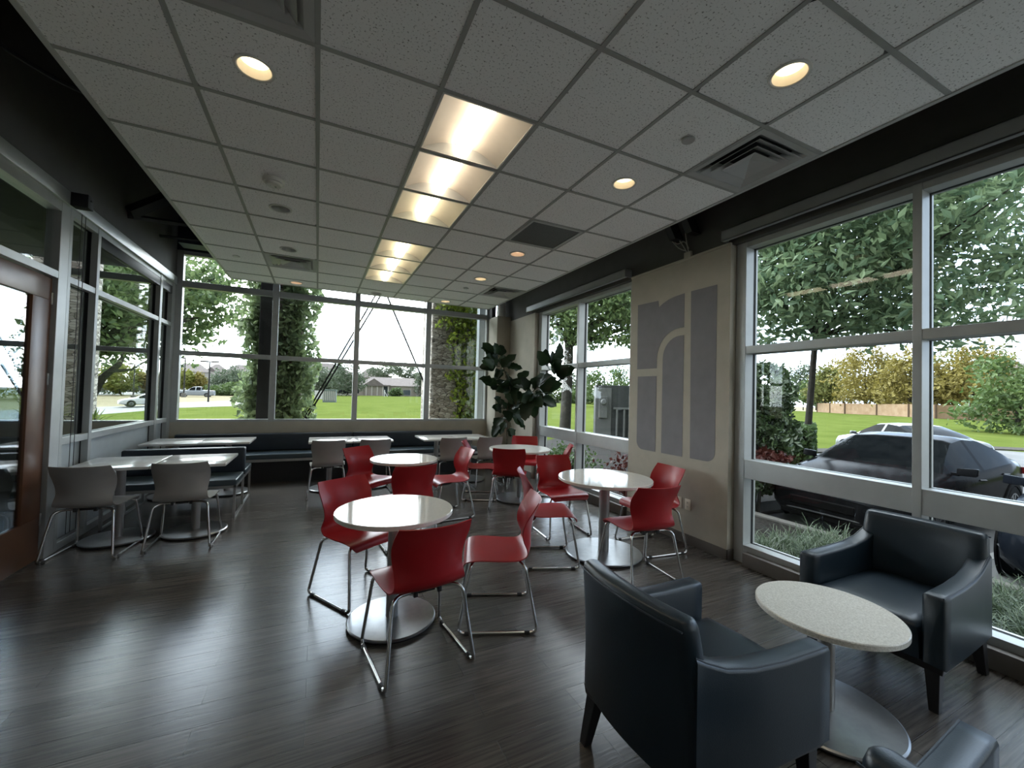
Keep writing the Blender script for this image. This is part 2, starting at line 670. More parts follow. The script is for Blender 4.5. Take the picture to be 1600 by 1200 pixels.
# baseboards
bm = B()
box(bm, (XR - .014, 2.66 - .014, 0), (XR, 4.05, .10), .003)
box(bm, (XR - .014, 2.646, 0), (3.66, 2.66, .10), .003)
struct('baseboard_right', bm, M_base)
bm = B()
box(bm, (XR - .014, 6.62, 0), (XR, 7.66, .10), .003)
box(bm, (3.256, 7.646, 0), (XR, 7.66, .10), .003)
struct('baseboard_far', bm, M_base)

# ---- hung ceiling: tiles, grid and edge; recessed fittings leave their cells open
OPEN = {(1, -3), (1, -4), (1, -5), (1, 0), (1, 1), (1, 2), (1, 4), (1, 5), (1, 6), (4, -1), (4, 6), (-1, 6), (-1, -1), (3, 2)}
HOLES = {(-1, 0): (-.352, 2.48), (-1, 8): (-.357, 7.25), (-1, 3): (-.364, 4.32), (-1, 5): (-.368, 5.55), (3, -2): (2.108, 1.252), (3, 0): (2.097, 2.48),
         (3, 3): (2.085, 4.33), (3, 5): (2.085, 5.545), (3, 8): (2.055, 7.25), (1, 8): (.856, 7.30)}
CX0, CX1, CY1, CY0 = -1.258, 2.995, 7.48, -3.1
bm = B()
ys = [CY0] + [GY0 + T * j for j in range(-8, 9) if GY0 + T * j > CY0 + .02] + [CY1]
js = [None] + list(range(-8, 9))
for k in range(-2, 5):
    x0, x1 = max(CX0, GX0 + T * k), min(CX1, GX0 + T * (k + 1))
    for a, b in zip(ys, ys[1:]):
        j = round((b - T - GY0) / T) if abs((b - GY0) / T - round((b - GY0) / T)) < .01 else round((a - GY0) / T)
        if (k, j) in OPEN:
            continue
        if (k, j) in HOLES:
            cx, cy = HOLES[(k, j)]
            q0 = []
            for i in range(48):
                an = 2 * PI * i / 48
                c_, s_ = math.cos(an), math.sin(an)
                f_ = min(((x1 - .008 if c_ > 0 else x0 + .008) - cx) / c_ if abs(c_) > 1e-6 else 9, ((b - .008 if s_ > 0 else a + .008) - cy) / s_ if abs(s_) > 1e-6 else 9)
                q0.append([(cx + c_ * f_, cy + s_ * f_, HC + .004), (cx + c_ * .079, cy + s_ * .079, HC + .004), (cx + c_ * .079, cy + s_ * .079, HC + .022)])
            grid(bm, q0 + [q0[0]])
        else:
            box(bm, (x0 + .008, a + .008, HC + .004), (x1 - .008, b - .008, HC + .022))
ceil = struct('ceiling', bm, M_tile, smooth=0)
bm = B()
for k in range(-1, 5):
    x = GX0 + T * k
    box(bm, (x - .012, CY0, HC - .001), (x + .012, CY1, HC + .03))
for a in ys[1:-1]:
    box(bm, (CX0, a - .012, HC - .0015), (CX1, a + .012, HC + .028))
part('grid', bm, M_tbar, ceil, 0)
bm = B()
box(bm, (CX0 - .012, CY0, HC - .004), (CX0 + .016, CY1, HC + .075))
box(bm, (CX1 - .016, CY0, HC - .004), (CX1 + .012, CY1, HC + .075))
box(bm, (CX0, CY1 - .012, HC - .004), (CX1, CY1 + .012, HC + .075))
part('edge_trim', bm, M_tbar_edge, ceil, 0)


# ---- glazing -----------------------------------------------------------------
def window_yz(name, x_in, side, verts, horis, y0, y1, z0, z1, light_depth=.11, fw=.05, panel_below=None, skip=()):
    """a storefront in a plane of constant x: interior face at x_in, outside towards side"""
    root = struct_root(name)
    s = side
    bm, bg, bo = B(), B(), B()
    for y, w in verts:
        box(bm, (x_in, y - w / 2, z0), (x_in + s * light_depth, y + w / 2, z1), .003)
        box(bg, (x_in + s * light_depth, y - w / 2 + .008, z0), (x_in + s * (light_depth + .035), y + w / 2 - .008, z1))
        box(bo, (x_in + s * (light_depth + .035), y - w / 2, z0), (x_in + s * (light_depth + .06), y + w / 2, z1))
    ys_ = sorted(v[0] for v in verts)
    for zb, zt in horis:
        for (a, wa), (b, wb) in zip(sorted(verts), sorted(verts)[1:]):
            box(bm, (x_in + s * .004, a + wa / 2, zb), (x_in + s * light_depth, b - wb / 2, zt), .003)
            box(bg, (x_in + s * light_depth, a + wa / 2, zb + .006), (x_in + s * (light_depth + .035), b - wb / 2, zt - .006))
            box(bo, (x_in + s * (light_depth + .035), a + wa / 2, zb), (x_in + s * (light_depth + .06), b - wb / 2, zt))
    struct('frame', bm, M_alu, root, 0)
    struct('gasket', bg, M_gasket, root, 0)
    struct('outer_frame', bo, M_alu, root, 0)
    hz = sorted(horis)
    gx0, gx1 = x_in + s * (light_depth + .012), x_in + s * (light_depth + .022)
    vv = sorted(verts)
    for i, ((a, wa), (b, wb)) in enumerate(zip(vv, vv[1:])):
        for (za, zb_), (zc, zd) in zip(hz, hz[1:]):
            lower = panel_below is not None and zd <= panel_below
            m = M_panel if lower else M_glass
            struct('spandrel_panel' if lower else 'glass', box(B(), (gx0, a + wa / 2 - .01, zb_ - .01), (gx1, b - wb / 2 + .01, zc + .01)), m, root, 0)
    return root


def window_xz(name, y_in, verts, horis, z0, z1, light_depth=.10):
    root = struct_root(name)
    bm, bg = B(), B()
    for x, w in verts:
        box(bm, (x - w / 2, y_in, z0), (x + w / 2, y_in + light_depth, z1), .003)
        box(bg, (x - w / 2 + .006, y_in + light_depth, z0), (x + w / 2 - .006, y_in + light_depth + .04, z1))
    vv = sorted(verts)
    for zb, zt in horis:
        for (a, wa), (b, wb) in zip(vv, vv[1:]):
            box(bm, (a + wa / 2, y_in + .004, zb), (b - wb / 2, y_in + light_depth, zt), .003)
            box(bg, (a + wa / 2, y_in + light_depth, zb + .006), (b - wb / 2, y_in + light_depth + .04, zt - .006))
    struct('frame', bm, M_alu, root, 0)
    struct('gasket', bg, M_gasket, root, 0)
    hz = sorted(horis)
    for (a, wa), (b, wb) in zip(vv, vv[1:]):
        for (za, zb_), (zc, zd) in zip(hz, hz[1:]):
            struct('glass', box(B(), (a + wa / 2 - .01, y_in + light_depth + .012, zb_ - .01), (b - wb / 2 + .01, y_in + light_depth + .022, zc + .01)), M_glass, root, 0)
    return root


HR = [(0, .17), (.795, .968), (1.97, 2.042), (2.99, 3.06)]
window_yz('window_1', XF, 1, [(2.605, .10), (1.322, .05), (.04, .05), (-1.24, .05), (-2.5, .1)], HR, -2.5, 2.6, 0, 3.06)
window_yz('window_2', XF, 1, [(6.56, .12), (5.345, .05), (4.10, .10)], HR, 4.05, 6.6, 0, 3.06)
struct('trim_4', box(B(), (3.60, -3.2, 0), (XF + .012, 2.52, .118), .004), M_base)       # dark base under the near window
struct('trim_5', box(B(), (3.60, 4.15, 0), (XF + .012, 6.5, .118), .004), M_base)
w3 = window_xz('window_3', YF, [(-2.04, .09), (-.70, .095), (.632, .09), (1.975, .10), (3.27, .09)],
               [(.935, .985), (2.01, 2.085), (3.10, 3.20), (3.62, 3.70)], .935, 3.70)
window_xz('window_4', YF, [(-6.15, .1), (-5.2, .09), (-3.46, .06), (-2.13, .06)], [(.9, .97), (2.01, 2.085), (3.10, 3.20)], .9, 3.3)
# left glazing between the cafe and the vestibule
HL = [(0, .07), (.955, 1.02), (2.44, 2.50), (3.06, 3.12)]
window_yz('window_5', XL, -1, [(5.10, .05), (5.63, .06), (7.50, .09), (8.05, .14)], HL, 5.1, 8.12, 0, 3.12, light_depth=.056, panel_below=1.03)
# roller-shade drop box across the top of the left glazing
struct('trim_6', box(B(), (XL - .05, 5.66, 2.945), (XL - .004, 8.0, 3.06), .004), M_gasket)

# wooden glazed door and its frame in the left wall
dr = struct_root('door_1')
bm = B()
box(bm, (XL - .10, 4.93, 0), (XL, 5.075, 3.12), .003)
box(bm, (XL - .10, 2.3, 2.435), (XL, 4.93, 2.50), .003)
box(bm, (XL - .10, 2.3, 3.03), (XL, 4.93, 3.12), .003)
box(bm, (XL - .10, 2.3, 0), (XL, 2.38, 3.12), .003)
struct('frame', bm, M_alu, dr, 0)
bm = B()
yl, yr = 3.72, 4.915
box(bm, (XL - .075, yl, .012), (XL - .03, yr, .365), .004)
box(bm, (XL - .075, yl, 2.235), (XL - .03, yr, 2.425), .004)
box(bm, (XL - .075, yr - .255, .365), (XL - .03, yr, 2.235), .004)
box(bm, (XL - .075, yl, .365), (XL - .03, yl + .16, 2.235), .004)
leaf = struct('door_leaf', bm, M_wood, dr)
struct('glass', box(B(), (XL - .058, yl + .15, .355), (XL - .048, yr - .245, 2.245)), M_glass_door, dr, 0)
bm = B()
for a in (.3, 1.5, 2.2):
    tube(bm, [(XL - .028, yr - .002, a), (XL - .028, yr - .002, a + .1)], .008, 8)
struct('hinge', bm, M_booth_steel, dr)
bm = B()
box(bm, (XL - .075, 2.40, .012), (XL - .03, 2.6, 2.425), .004)
box(bm, (XL - .075, 2.6, .012), (XL - .03, yl - .01, .365), .004)
box(bm, (XL - .075, 2.6, 2.235), (XL - .03, yl - .01, 2.425), .004)
box(bm, (XL - .075, yl - .17, .365), (XL - .03, yl - .01, 2.235), .004)
struct('door_leaf', bm, M_wood, dr)
struct('glass', box(B(), (XL - .058, 2.59, .355), (XL - .048, yl - .16, 2.245)), M_glass_door, dr, 0)
struct('transom_glass', box(B(), (XL - .058, 2.37, 2.49), (XL - .048, 4.94, 3.04)), M_glass, dr, 0)

# ---- braces and beams in the open gap over the left glazing
def brace(name, pts, w, label):
    bm = B()
    tube(bm, pts, w, 4)
    o = part(name, bm, M_black, None, 0)
    return tag(o, label, 'brace', 'steel braces in the ceiling gap')


brace('roof_brace', [(XL + .03, 6.2, 3.52), (-1.35, 6.55, 4.25)], .075, 'thick black steel brace rising from the left fascia to the roof')
brace('roof_brace', [(XL, 6.25, 3.50), (-1.2, 6.9, 3.72)], .03, 'thin black steel strut below the thick brace over the left glazing')
brace('roof_brace', [(XL, 7.3, 3.62), (-1.5, 7.55, 3.72)], .02, 'short thin black rod on the left fascia near the navy beam')
tag(part('roof_beam', box(B(), (-1.95, 7.62, 3.66), (3.2, 7.9, 4.28)), M_navy, None, 0), 'deep navy steel beam hidden above the far edge of the hung ceiling', 'beam')
tag(part('roof_beam', box(B(), (-1.35, 1.0, 3.55), (-1.29, 7.6, 4.28)), M_black, None, 0), 'long black beam running along the left edge of the hung ceiling', 'beam')
bm = B()
box(bm, (XL + .002, 3.2, 3.62), (XL + .22, 3.42, 4.25))
tube(bm, fillet([(XL + .2, 3.36, 3.75), (XL + .22, 3.6, 3.60), (-1.7, 3.9, 3.62), (-1.36, 4.1, 3.62)], .1), .016, 6)
tag(part('roof_bracket', bm, M_black), 'black bracket with a drooping cable at the upper left corner', 'bracket')

# ---- shade cassettes over the windows
def cassette(x0, x1, y0, y1, z0, z1, label):
    t = thing('shade_cassette', label, 'roller shade', ((x0 + x1) / 2, (y0 + y1) / 2, z0), 0, 'roller shade cassettes over the windows')
    ox, oy, oz = t.location
    bm = B()
    hx, hy, h = (x1 - x0) / 2, (y1 - y0) / 2, z1 - z0
    box(bm, (-hx, -hy, 0), (-hx + .012, hy, h), .003)
    box(bm, (-hx, -hy, h - .012), (hx, hy, h), .003)
    box(bm, (-hx, -hy, 0), (-hx + .045, hy, .012), .003)
    part('cover', bm, M_shade, t, 0)
    bm = B()
    tube(bm, [(.01, -hy + .02, h * .5), (.01, hy - .02, h * .5)], .03, 14)
    part('roller', bm, M_gasket, t)
    for s in (-1, 1):
        part('end_cap', box(B(), (-hx, s * (hy - .006), 0), (hx, s * hy, h)), M_shade, t, 0)
    return t


cassette(3.49, 3.598, -1.6, 2.70, 3.062, 3.165, 'long grey roller shade cassette above the near window')
cassette(3.49, 3.598, 4.07, 6.80, 3.062, 3.165, 'grey roller shade cassette above the window behind the round tables')
t = thing('shade_motor_box', 'small dark metal end box on the ledge above the wooden door frame', 'box', (XL + .08, 5.05, 3.12))
part('body', box(B(), (-.06, -.05, 0), (.06, .05, .12), .004), M_black, t)
bm = B()
tube(bm, [(.062, -.012, .075), (.062, .012, .075)], .008, 8)
part('slot', bm, M_slot, t)
bm = B()
for dy in (.13, .20):
    tube(bm, [(XL + .012, 5.10 + dy, 3.12), (XL + .012, 5.10 + dy, .12)], .003, 5)
tag(part('shade_pull_cord', bm, M_glide), 'pair of thin dark shade cords hanging in the narrow left pane', 'cord')

# cables and brackets above the painted pier
t = thing('cable_bundle', 'pale cables looping down to a clip above the painted wall panel', 'cable', (3.585, 3.17, 3.06))
for pts in ([(0, .0, .06), (-.02, .02, .2), (-.04, .03, .45)], [(0, .03, .08), (-.03, .10, .12), (-.06, .2, .25), (-.08, .26, .45)],
            [(0, .02, .06), (-.02, .08, .18), (-.05, .22, .38), (-.06, .27, .46)], [(0, .0, .10), (-.02, .04, .2), (-.03, .14, .17), (-.04, .2, .3), (-.05, .2, .46)]):
    bm = B()
    tube(bm, fillet(pts, .08), .006, 6)
    part('cable', bm, M_wire, t)
part('clip', box(B(), (-.02, -.045, -.02), (.012, .045, .06), .004), M_cream, t)
for y0, y1, lab in ((3.24, 3.32, 'left of two short black steel brackets above the painted wall panel'), (3.02, 3.10, 'right of two short black steel brackets above the painted wall panel')):
    bm = B()
    hexa(bm, [(3.46, y0, 3.27), (3.6, y0, 3.27), (3.6, y1, 3.27), (3.46, y1, 3.27)], [(3.30, y0 + .05, 3.62), (3.44, y0 + .05, 3.62), (3.44, y1 + .05, 3.62), (3.30, y1 + .05, 3.62)])
    tag(part('steel_bracket', bm, M_black, None, 0), lab, 'bracket', 'brackets above the painted panel')

# painted wall mark: five soft-cornered shapes on the pier
def arc(cy, cz, r, a0, a1, n=8):
    return [(cy + r * math.cos(math.radians(a0 + (a1 - a0) * i / n)), cz + r * math.sin(math.radians(a0 + (a1 - a0) * i / n))) for i in range(n + 1)]


gt = thing('wall_graphic', 'large grey violet mark of tall rounded shapes painted on the cream pier', 'wall graphic', (XR - .0005, 3.36, .89))
SH = []
# in (y, z): y runs towards the far end of the room
SH.append([(3.122, 2.68), (2.804, 2.68)] + arc(2.804 + .10, .90 + .10, .10, 180, 270) + [(3.104, .90)])
SH.append([(3.205, .90), (3.505, .90), (3.505, 1.98)] + arc(3.505 - .24, 1.98, .24, 0, 90)[1:] + [(3.205, 2.22)])
SH.append([(3.594, .90)] + arc(3.905 - .10, .90 + .10, .10, 270, 360) + [(3.905, 1.785), (3.594, 1.785)])
SH.append([(3.207, 2.678), (3.207, 2.305), (3.265, 2.305)] + arc(3.265, 1.975, .33, 90, 0)[1:] + [(3.595, 1.875), (3.918, 1.875), (3.926, 2.678), (3.586, 2.668), (3.575, 2.59)]
          + [(3.52, 2.62), (3.44, 2.65), (3.35, 2.668)])
for poly in SH:
    bm = B()
    prism(bm, poly, lambda y, z: (-.0018, y - 3.36, z - .89), lambda y, z: (0, y - 3.36, z - .89))
    part('shape', bm, M_graphic, gt, 0)

# wall plates
def plate(y, z, kind, label):
    t = thing('power_outlet' if kind else 'cable_plate', label, 'outlet', (XR, y, z))
    part('plate', box(B(), (-.007, -.036, -.058), (0, .036, .058), .003), M_cream_plastic, t)
    if kind:
        for dz in (-.022, .022):
            bm = B()
            box(bm, (-.0105, -.017, dz - .015), (-.006, .017, dz + .015), .003)
            s = part('socket', bm, M_cream_plastic, t)
            bm = B()
            for dy in (-.006, .006):
                box(bm, (-.0112, dy - .0013, dz - .002), (-.0100, dy + .0013, dz + .009))
            box(bm, (-.0112, -.0025, dz - .011), (-.0100, .0025, dz - .006))
            part('slots', bm, M_slot, s, 0)
    else:
        bm = B()
        tube(bm, [(-.012, 0, 0), (-.004, 0, 0)], .006, 10)
        part('jack', bm, M_slot, t)


plate(3.235, .41, 0, 'ivory wall plate with one dark jack, beside the power outlet')
plate(3.12, .41, 1, 'ivory double power outlet low on the cream pier')

# ---- ceiling fittings
def troffer(k, j, lens, label):
    x0, y0 = GX0 + T * k, GY0 + T * j
    t = thing('ceiling_troffer', label, 'ceiling light', (x0 + T / 2, y0 + T / 2, HC), 0, 'recessed square lights in the ceiling')
    h = T / 2 - .014
    bm = B()
    box(bm, (-h, -h, .0), (-h + .012, h, .012)); box(bm, (h - .012, -h, 0), (h, h, .012))
    box(bm, (-h, -h, 0), (h, -h + .012, .012)); box(bm, (-h, h - .012, 0), (h, h, .012))
    part('frame', bm, M_white, t, 0)
    for s in (-1, 1):
        bm = B()
        rows = []
        for i in range(9):
            u = i / 8
            x = s * ((h - .012) + (.055 - (h - .012)) * u)
            z = .004 + .075 * math.sin(u * PI * .55)
            rows.append([(x, -h + .012, z), (x, h - .012, z)])
        grid(bm, rows)
        part('reflector', bm, M_refl, t)
    bm = B()
    rows = []
    for i in range(11):
        a = PI * i / 10
        rows.append([(.055 * math.cos(a), -h + .03, .05 - .052 * math.sin(a)), (.055 * math.cos(a), h - .03, .05 - .052 * math.sin(a))])
    vs = grid(bm, rows)
    for e in (0, 1):
        bm.faces.new([r[e] for r in vs])
    part('lens', bm, lens, t)
    for s in (-1, 1):
        bm = B()
        yy = s * (h - .012)
        pr = [(-h + .012 + (h - .067) * u, .004 + .075 * math.sin(u * PI * .55)) for u in [i / 8 for i in range(9)]]
        pr = pr + [(-x, z) for x, z in pr[::-1]]
        bm.faces.new([bm.verts.new((x, yy - s * .012 * z / .08, z)) for x, z in pr])
        part('end_panel', bm, M_vent, t, 0)
    part('housing', box(B(), (-h, -h, .09), (h, h, .12)), M_white, t, 0)
    return t


ORD = ['nearest', 'second nearest', 'third, just before the blank tile', 'fourth, just past the blank tile', 'fifth', 'farthest']
for n, j in enumerate((0, 1, 2, 4, 5, 6)):
    troffer(1, j, M_tube if n < 2 else M_tube_y, 'lit recessed square ceiling light, %s in the row of six' % ORD[n])


for j, lab in ((-3, 'added square ceiling light for fill, overhead, past the top of the view'), (-4, 'added square ceiling light for fill behind the view, middle of three'), (-5, 'added square ceiling light for fill, farthest behind the view')):
    troffer(1, j, M_tube, lab)  # three unseen lights added to brighten the room


def downlight(x, y, lens, label):
    t = thing('recessed_downlight', label, 'ceiling light', (x, y, HC), 0, 'round recessed downlights')
    bm = B()
    lathe(bm, [(.078, .012), (.078, -.001), (.084, -.005), (.094, -.004), (.096, .002), (.096, .012)], 36)
    part('trim_ring', bm, M_white, t)
    bm = B()
    if lens is not None:
        lathe(bm, [(.078, -.001), (.074, .03), (.066, .05)], 36)
        part('reflector', bm, M_refl, t)
        bm = B()
        lathe(bm, [(.068, .046), (.05, .040), (0, .036)], 36)
        part('lens', bm, lens, t)
    else:
        lathe(bm, [(.078, .0), (.07, .05), (.055, .09), (0, .095)], 36)
        part('reflector', bm, M_unlit, t)
    return t


downlight(-.352, 2.48, M_lamp, 'lit round downlight beside the near left diffuser')
downlight(-.357, 7.25, M_lamp_pink, 'lit round downlight past the far left diffuser, above the bench tables')
downlight(-.364, 4.32, None, 'unlit round downlight just past the smoke detector')
downlight(-.368, 5.55, None, 'unlit round downlight just before the far left diffuser')
downlight(2.108, 1.252, M_lamp, 'largest lit round downlight, beside the near right diffuser')
downlight(2.097, 2.48, M_lamp, 'lit round downlight past the near right diffuser, before the grey grille')
downlight(2.085, 4.33, M_lamp_pink, 'lit pinkish round downlight just past the grey grille')
downlight(2.085, 5.545, M_lamp, 'lit round downlight near the far right diffuser, before it')
downlight(2.055, 7.25, M_lamp, 'farthest lit round downlight on the right, at the ceiling edge')
downlight(.856, 7.30, None, 'unlit round downlight near the far edge past the square lights')


def diffuser(k, j, m, label):
    t = thing('ceiling_diffuser', label, 'air vent', (GX0 + T * (k + .5), GY0 + T * (j + .5), HC), 0, 'square air diffusers')
    h = T / 2 - .013
    def ring(a, za, b, zb):
        bm = B()
        A = [(-a, -a, za), (a, -a, za), (a, a, za), (-a, a, za)]
        Bp = [(-b, -b, zb), (b, -b, zb), (b, b, zb), (-b, b, zb)]
        va = [bm.verts.new(p) for p in A]; vb = [bm.verts.new(p) for p in Bp]
        va2 = [bm.verts.new((p[0], p[1], p[2] + .004)) for p in A]; vb2 = [bm.verts.new((p[0], p[1], p[2] + .004)) for p in Bp]
        for i in range(4):
            q = (i + 1) % 4
            bm.faces.new((va[i], va[q], vb[q], vb[i])); bm.faces.new((va2[i], vb2[i], vb2[q], va2[q]))
            bm.faces.new((va[i], va2[i], va2[q], va[q])); bm.faces.new((vb[i], vb[q], vb2[q], vb2[i]))
        return bm
    part('frame', ring(h, -.002, h - .045, .004), m, t, 0)
    part('louver', ring(h - .045, .004, h - .105, .05), m, t, 0)
    part('louver', ring(h - .070, -.006, h - .150, .045), m, t, 0)
    part('louver', ring(h - .118, -.012, h - .20, .04), m, t, 0)
    bm = B()
    a = h - .165
    v = [bm.verts.new(p) for p in ((-a, -a, -.012), (a, -a, -.012), (a, a, -.012), (-a, a, -.012))]
    top = bm.verts.new((0, 0, .03))
    for i in range(4):
        bm.faces.new((v[i], v[(i + 1) % 4], top))
    part('cone', bm, m, t, 0)
    part('duct', box(B(), (-h, -h, .075), (h, h, .11)), M_void, t, 0)


diffuser(4, -1, M_vent, 'pale square air diffuser over the near window, with nested steps')
diffuser(4, 6, M_vent, 'small looking square air diffuser in the far right corner of the ceiling')
diffuser(-1, 6, M_vent, 'square air diffuser in the far left part of the ceiling before the glazing')
diffuser(-1, -1, M_vent, 'square air diffuser cut by the top of the view, upper left')
t = thing('return_grille', 'flat dark grey square return air grille in the ceiling', 'air vent', (GX0 + T * 3.5, GY0 + T * 2.5, HC))
h = T / 2 - .013
bm = B()
box(bm, (-h, -h, -.004), (-h + .025, h, .01)); box(bm, (h - .025, -h, -.004), (h, h, .01))
box(bm, (-h, -h, -.004), (h, -h + .025, .01)); box(bm, (-h, h - .025, -.004), (h, h, .01))
part('frame', bm, M_vent, t, 0)
part('screen', box(B(), (-h + .02, -h + .02, .002), (h - .02, h - .02, .008)), M_return, t, 0)

t = thing('smoke_detector', 'round white smoke detector on the ceiling before the unlit downlights', 'smoke detector', (-.37, 3.74, HC - .001))
bm = B()
lathe(bm, [(0, -.050), (.050, -.050), (.058, -.044), (.060, -.030)], 32)
part('sensor_head', bm, M_white, t)
bm = B()
lathe(bm, [(.058, -.030), (.074, -.028), (.080, -.016), (.080, 0), (0, 0)], 32)
part('base_ring', bm, M_white, t)
bm = B()
for a in (-.018, .012):
    lathe(bm, [(0, -.056), (.007, -.054), (.009, -.049)], 12, (a, .01, 0))
part('indicator', bm, M_chrome, t)
for x, y, lab in ((2.085, 1.86, 'round sprinkler cover cap before the near right diffuser'), (2.067, 6.14, 'tiny sprinkler cover cap beside the far right diffuser'), (-.988, 6.17, 'sprinkler cover cap near the left edge of the ceiling')):
    bm = B()
    lathe(bm, [(0, -.014), (.038, -.013), (.041, -.009), (.041, -.004), (.03, 0), (0, 0)], 28, (x, y, HC + .002))
    tag(part('sprinkler_cap', bm, M_vent if x > 0 else M_white), lab, 'sprinkler', 'sprinkler cover caps')

# frosted mark on the far vestibule glazing
t = thing('frosted_decal', 'frosted band with a clear mark on the glass beyond the wooden door', 'decal', (-3.85, YF + .108, 1.40))
bm = B()
for a, b in (((-.16, 0), (-.085, .36)), ((.06, 0), (.20, .36)), ((-.085, .345), (.06, .36)), ((-.052, 0), (-.043, .345)),
             ((.012, 0), (.021, .235)), ((-.043, .245), (.0, .254)), ((-.085, .09), (-.052, .099)), ((.021, .12), (.06, .129))):
    box(bm, (a[0], -.001, a[1]), (b[0], 0, b[1]))
tube(bm, [(-.001 + .018 * math.sin(q), -.0008, .232 + .018 * math.cos(q)) for q in [PI / 2 * i / 6 for i in range(7)]], .0045, 4)
part('band', bm, M_frost, t, 0)

# ================================================================ FURNITURE
def lerp_keys(keys, n):
    """smooth samples through (t, *values) keys"""
    ks = [k[0] for k in keys]
    out = []
    for i in range(n + 1):
        t = ks[0] + (ks[-1] - ks[0]) * i / n
        j = max(q for q in range(len(ks)) if ks[q] <= t + 1e-9)
        j = min(j, len(ks) - 2)
        u = (t - ks[j]) / (ks[j + 1] - ks[j])
        p0, p1, p2, p3 = keys[max(j - 1, 0)], keys[j], keys[j + 1], keys[min(j + 2, len(ks) - 1)]
        v = []
        for c in range(1, len(keys[0])):
            a, b, d, e = p0[c], p1[c], p2[c], p3[c]
            v.append(.5 * ((2 * b) + (d - a) * u + (2 * a - 5 * b + 4 * d - e) * u * u + (3 * b - a - 3 * d + e) * u ** 3))
        out.append(v)
    return out


def chair_shell():
    """one-piece moulded seat and back; the chair faces +y"""
    #       t   y      z     halfw  lift (edges of the seat dip / rise)  wrap (edges of the back come forward)
    keys = [(0, .232, .404, .195, -.006, 0), (1, .226, .430, .218, -.006, 0), (2, .200, .454, .230, -.006, 0), (3, .120, .458, .235, 0, 0), (4, .02, .448, .232, .006, 0), (5, -.08, .441, .225, .010, 0),
            (6, -.150, .442, .217, .014, .004), (7, -.200, .462, .207, .016, .016), (8, -.222, .500, .199, .012, .040), (9, -.224, .555, .196, .006, .064), (10, -.228, .62, .205, 0, .076),
            (11, -.240, .69, .216, 0, .070), (12, -.260, .75, .218, .0, .054), (13, -.292, .814, .206, .006, .040)]
    rows = lerp_keys(keys, 34)
    M = 14
    pts = []
    for y, z, w, lift, wrap in rows:
        r = []
        for k in range(M + 1):
            s = -1 + 2 * k / M
            e = abs(s) ** 2.2
            r.append(Vector((s * w, y + wrap * e, z + lift * e)))
        pts.append(r)
    th = .0065
    bm = B()
    n, m = len(pts), M + 1
    nor = [[None] * m for _ in range(n)]
    for i in range(n):
        for k in range(m):
            du = pts[min(i + 1, n - 1)][k] - pts[max(i - 1, 0)][k]
            dv = pts[i][min(k + 1, m - 1)] - pts[i][max(k - 1, 0)]
            nor[i][k] = dv.cross(du).normalized()
    A = [[bm.verts.new(pts[i][k]) for k in range(m)] for i in range(n)]
    C = [[bm.verts.new(pts[i][k] + nor[i][k] * th) for k in range(m)] for i in range(n)]
    for i in range(n - 1):
        for k in range(m - 1):
            bm.faces.new((A[i][k], A[i][k + 1], A[i + 1][k + 1], A[i + 1][k]))
            bm.faces.new((C[i][k], C[i + 1][k], C[i + 1][k + 1], C[i][k + 1]))
    for i in range(n - 1):
        bm.faces.new((A[i][0], A[i + 1][0], C[i + 1][0], C[i][0]))
        bm.faces.new((A[i][-1], C[i][-1], C[i + 1][-1], A[i + 1][-1]))
    for k in range(m - 1):
        bm.faces.new((A[0][k], C[0][k], C[0][k + 1], A[0][k + 1]))
        bm.faces.new((A[-1][k], A[-1][k + 1], C[-1][k + 1], C[-1][k]))
    return bm


def make_chair(name, label, m, group, loc, rz):
    t = thing(name, label, 'chair', loc, rz, group)
    part('seat_shell', chair_shell(), m, t, 50)
    for s in (-1, 1):
        bm = B()
        p = [(s * .03, -.125, .424), (s * .165, -.140, .424), (s * .205, -.175, .405), (s * .250, -.258, .0115), (s * .250, .250, .0115), (s * .214, .178, .412), (s * .17, .16, .430), (s * .03, .15, .430)]
        tube(bm, fillet(p, .042, 6), .0105, 10)
        f = part('sled_leg', bm, M_chrome, t, 60)
        for y in (-.19, .19):
            bm = B()
            tube(bm, [(s * .25, y - .017, .0105), (s * .25, y + .017, .0105)], .0135, 10)
            part('glide', bm, M_glide, f)
    bm = B()
    box(bm, (-.05, -.14, .412), (.05, .16, .432), .004)
    for x, y in ((-.07, -.15), (.07, -.15), (-.07, .15), (.07, .15)):
        box(bm, (x - .012, y - .012, .405), (x + .012, y + .012, .436), .003)
    part('seat_bracket', bm, M_glide, t)
    return t


def face(dx, dy):
    return math.atan2(dy, dx) - PI / 2


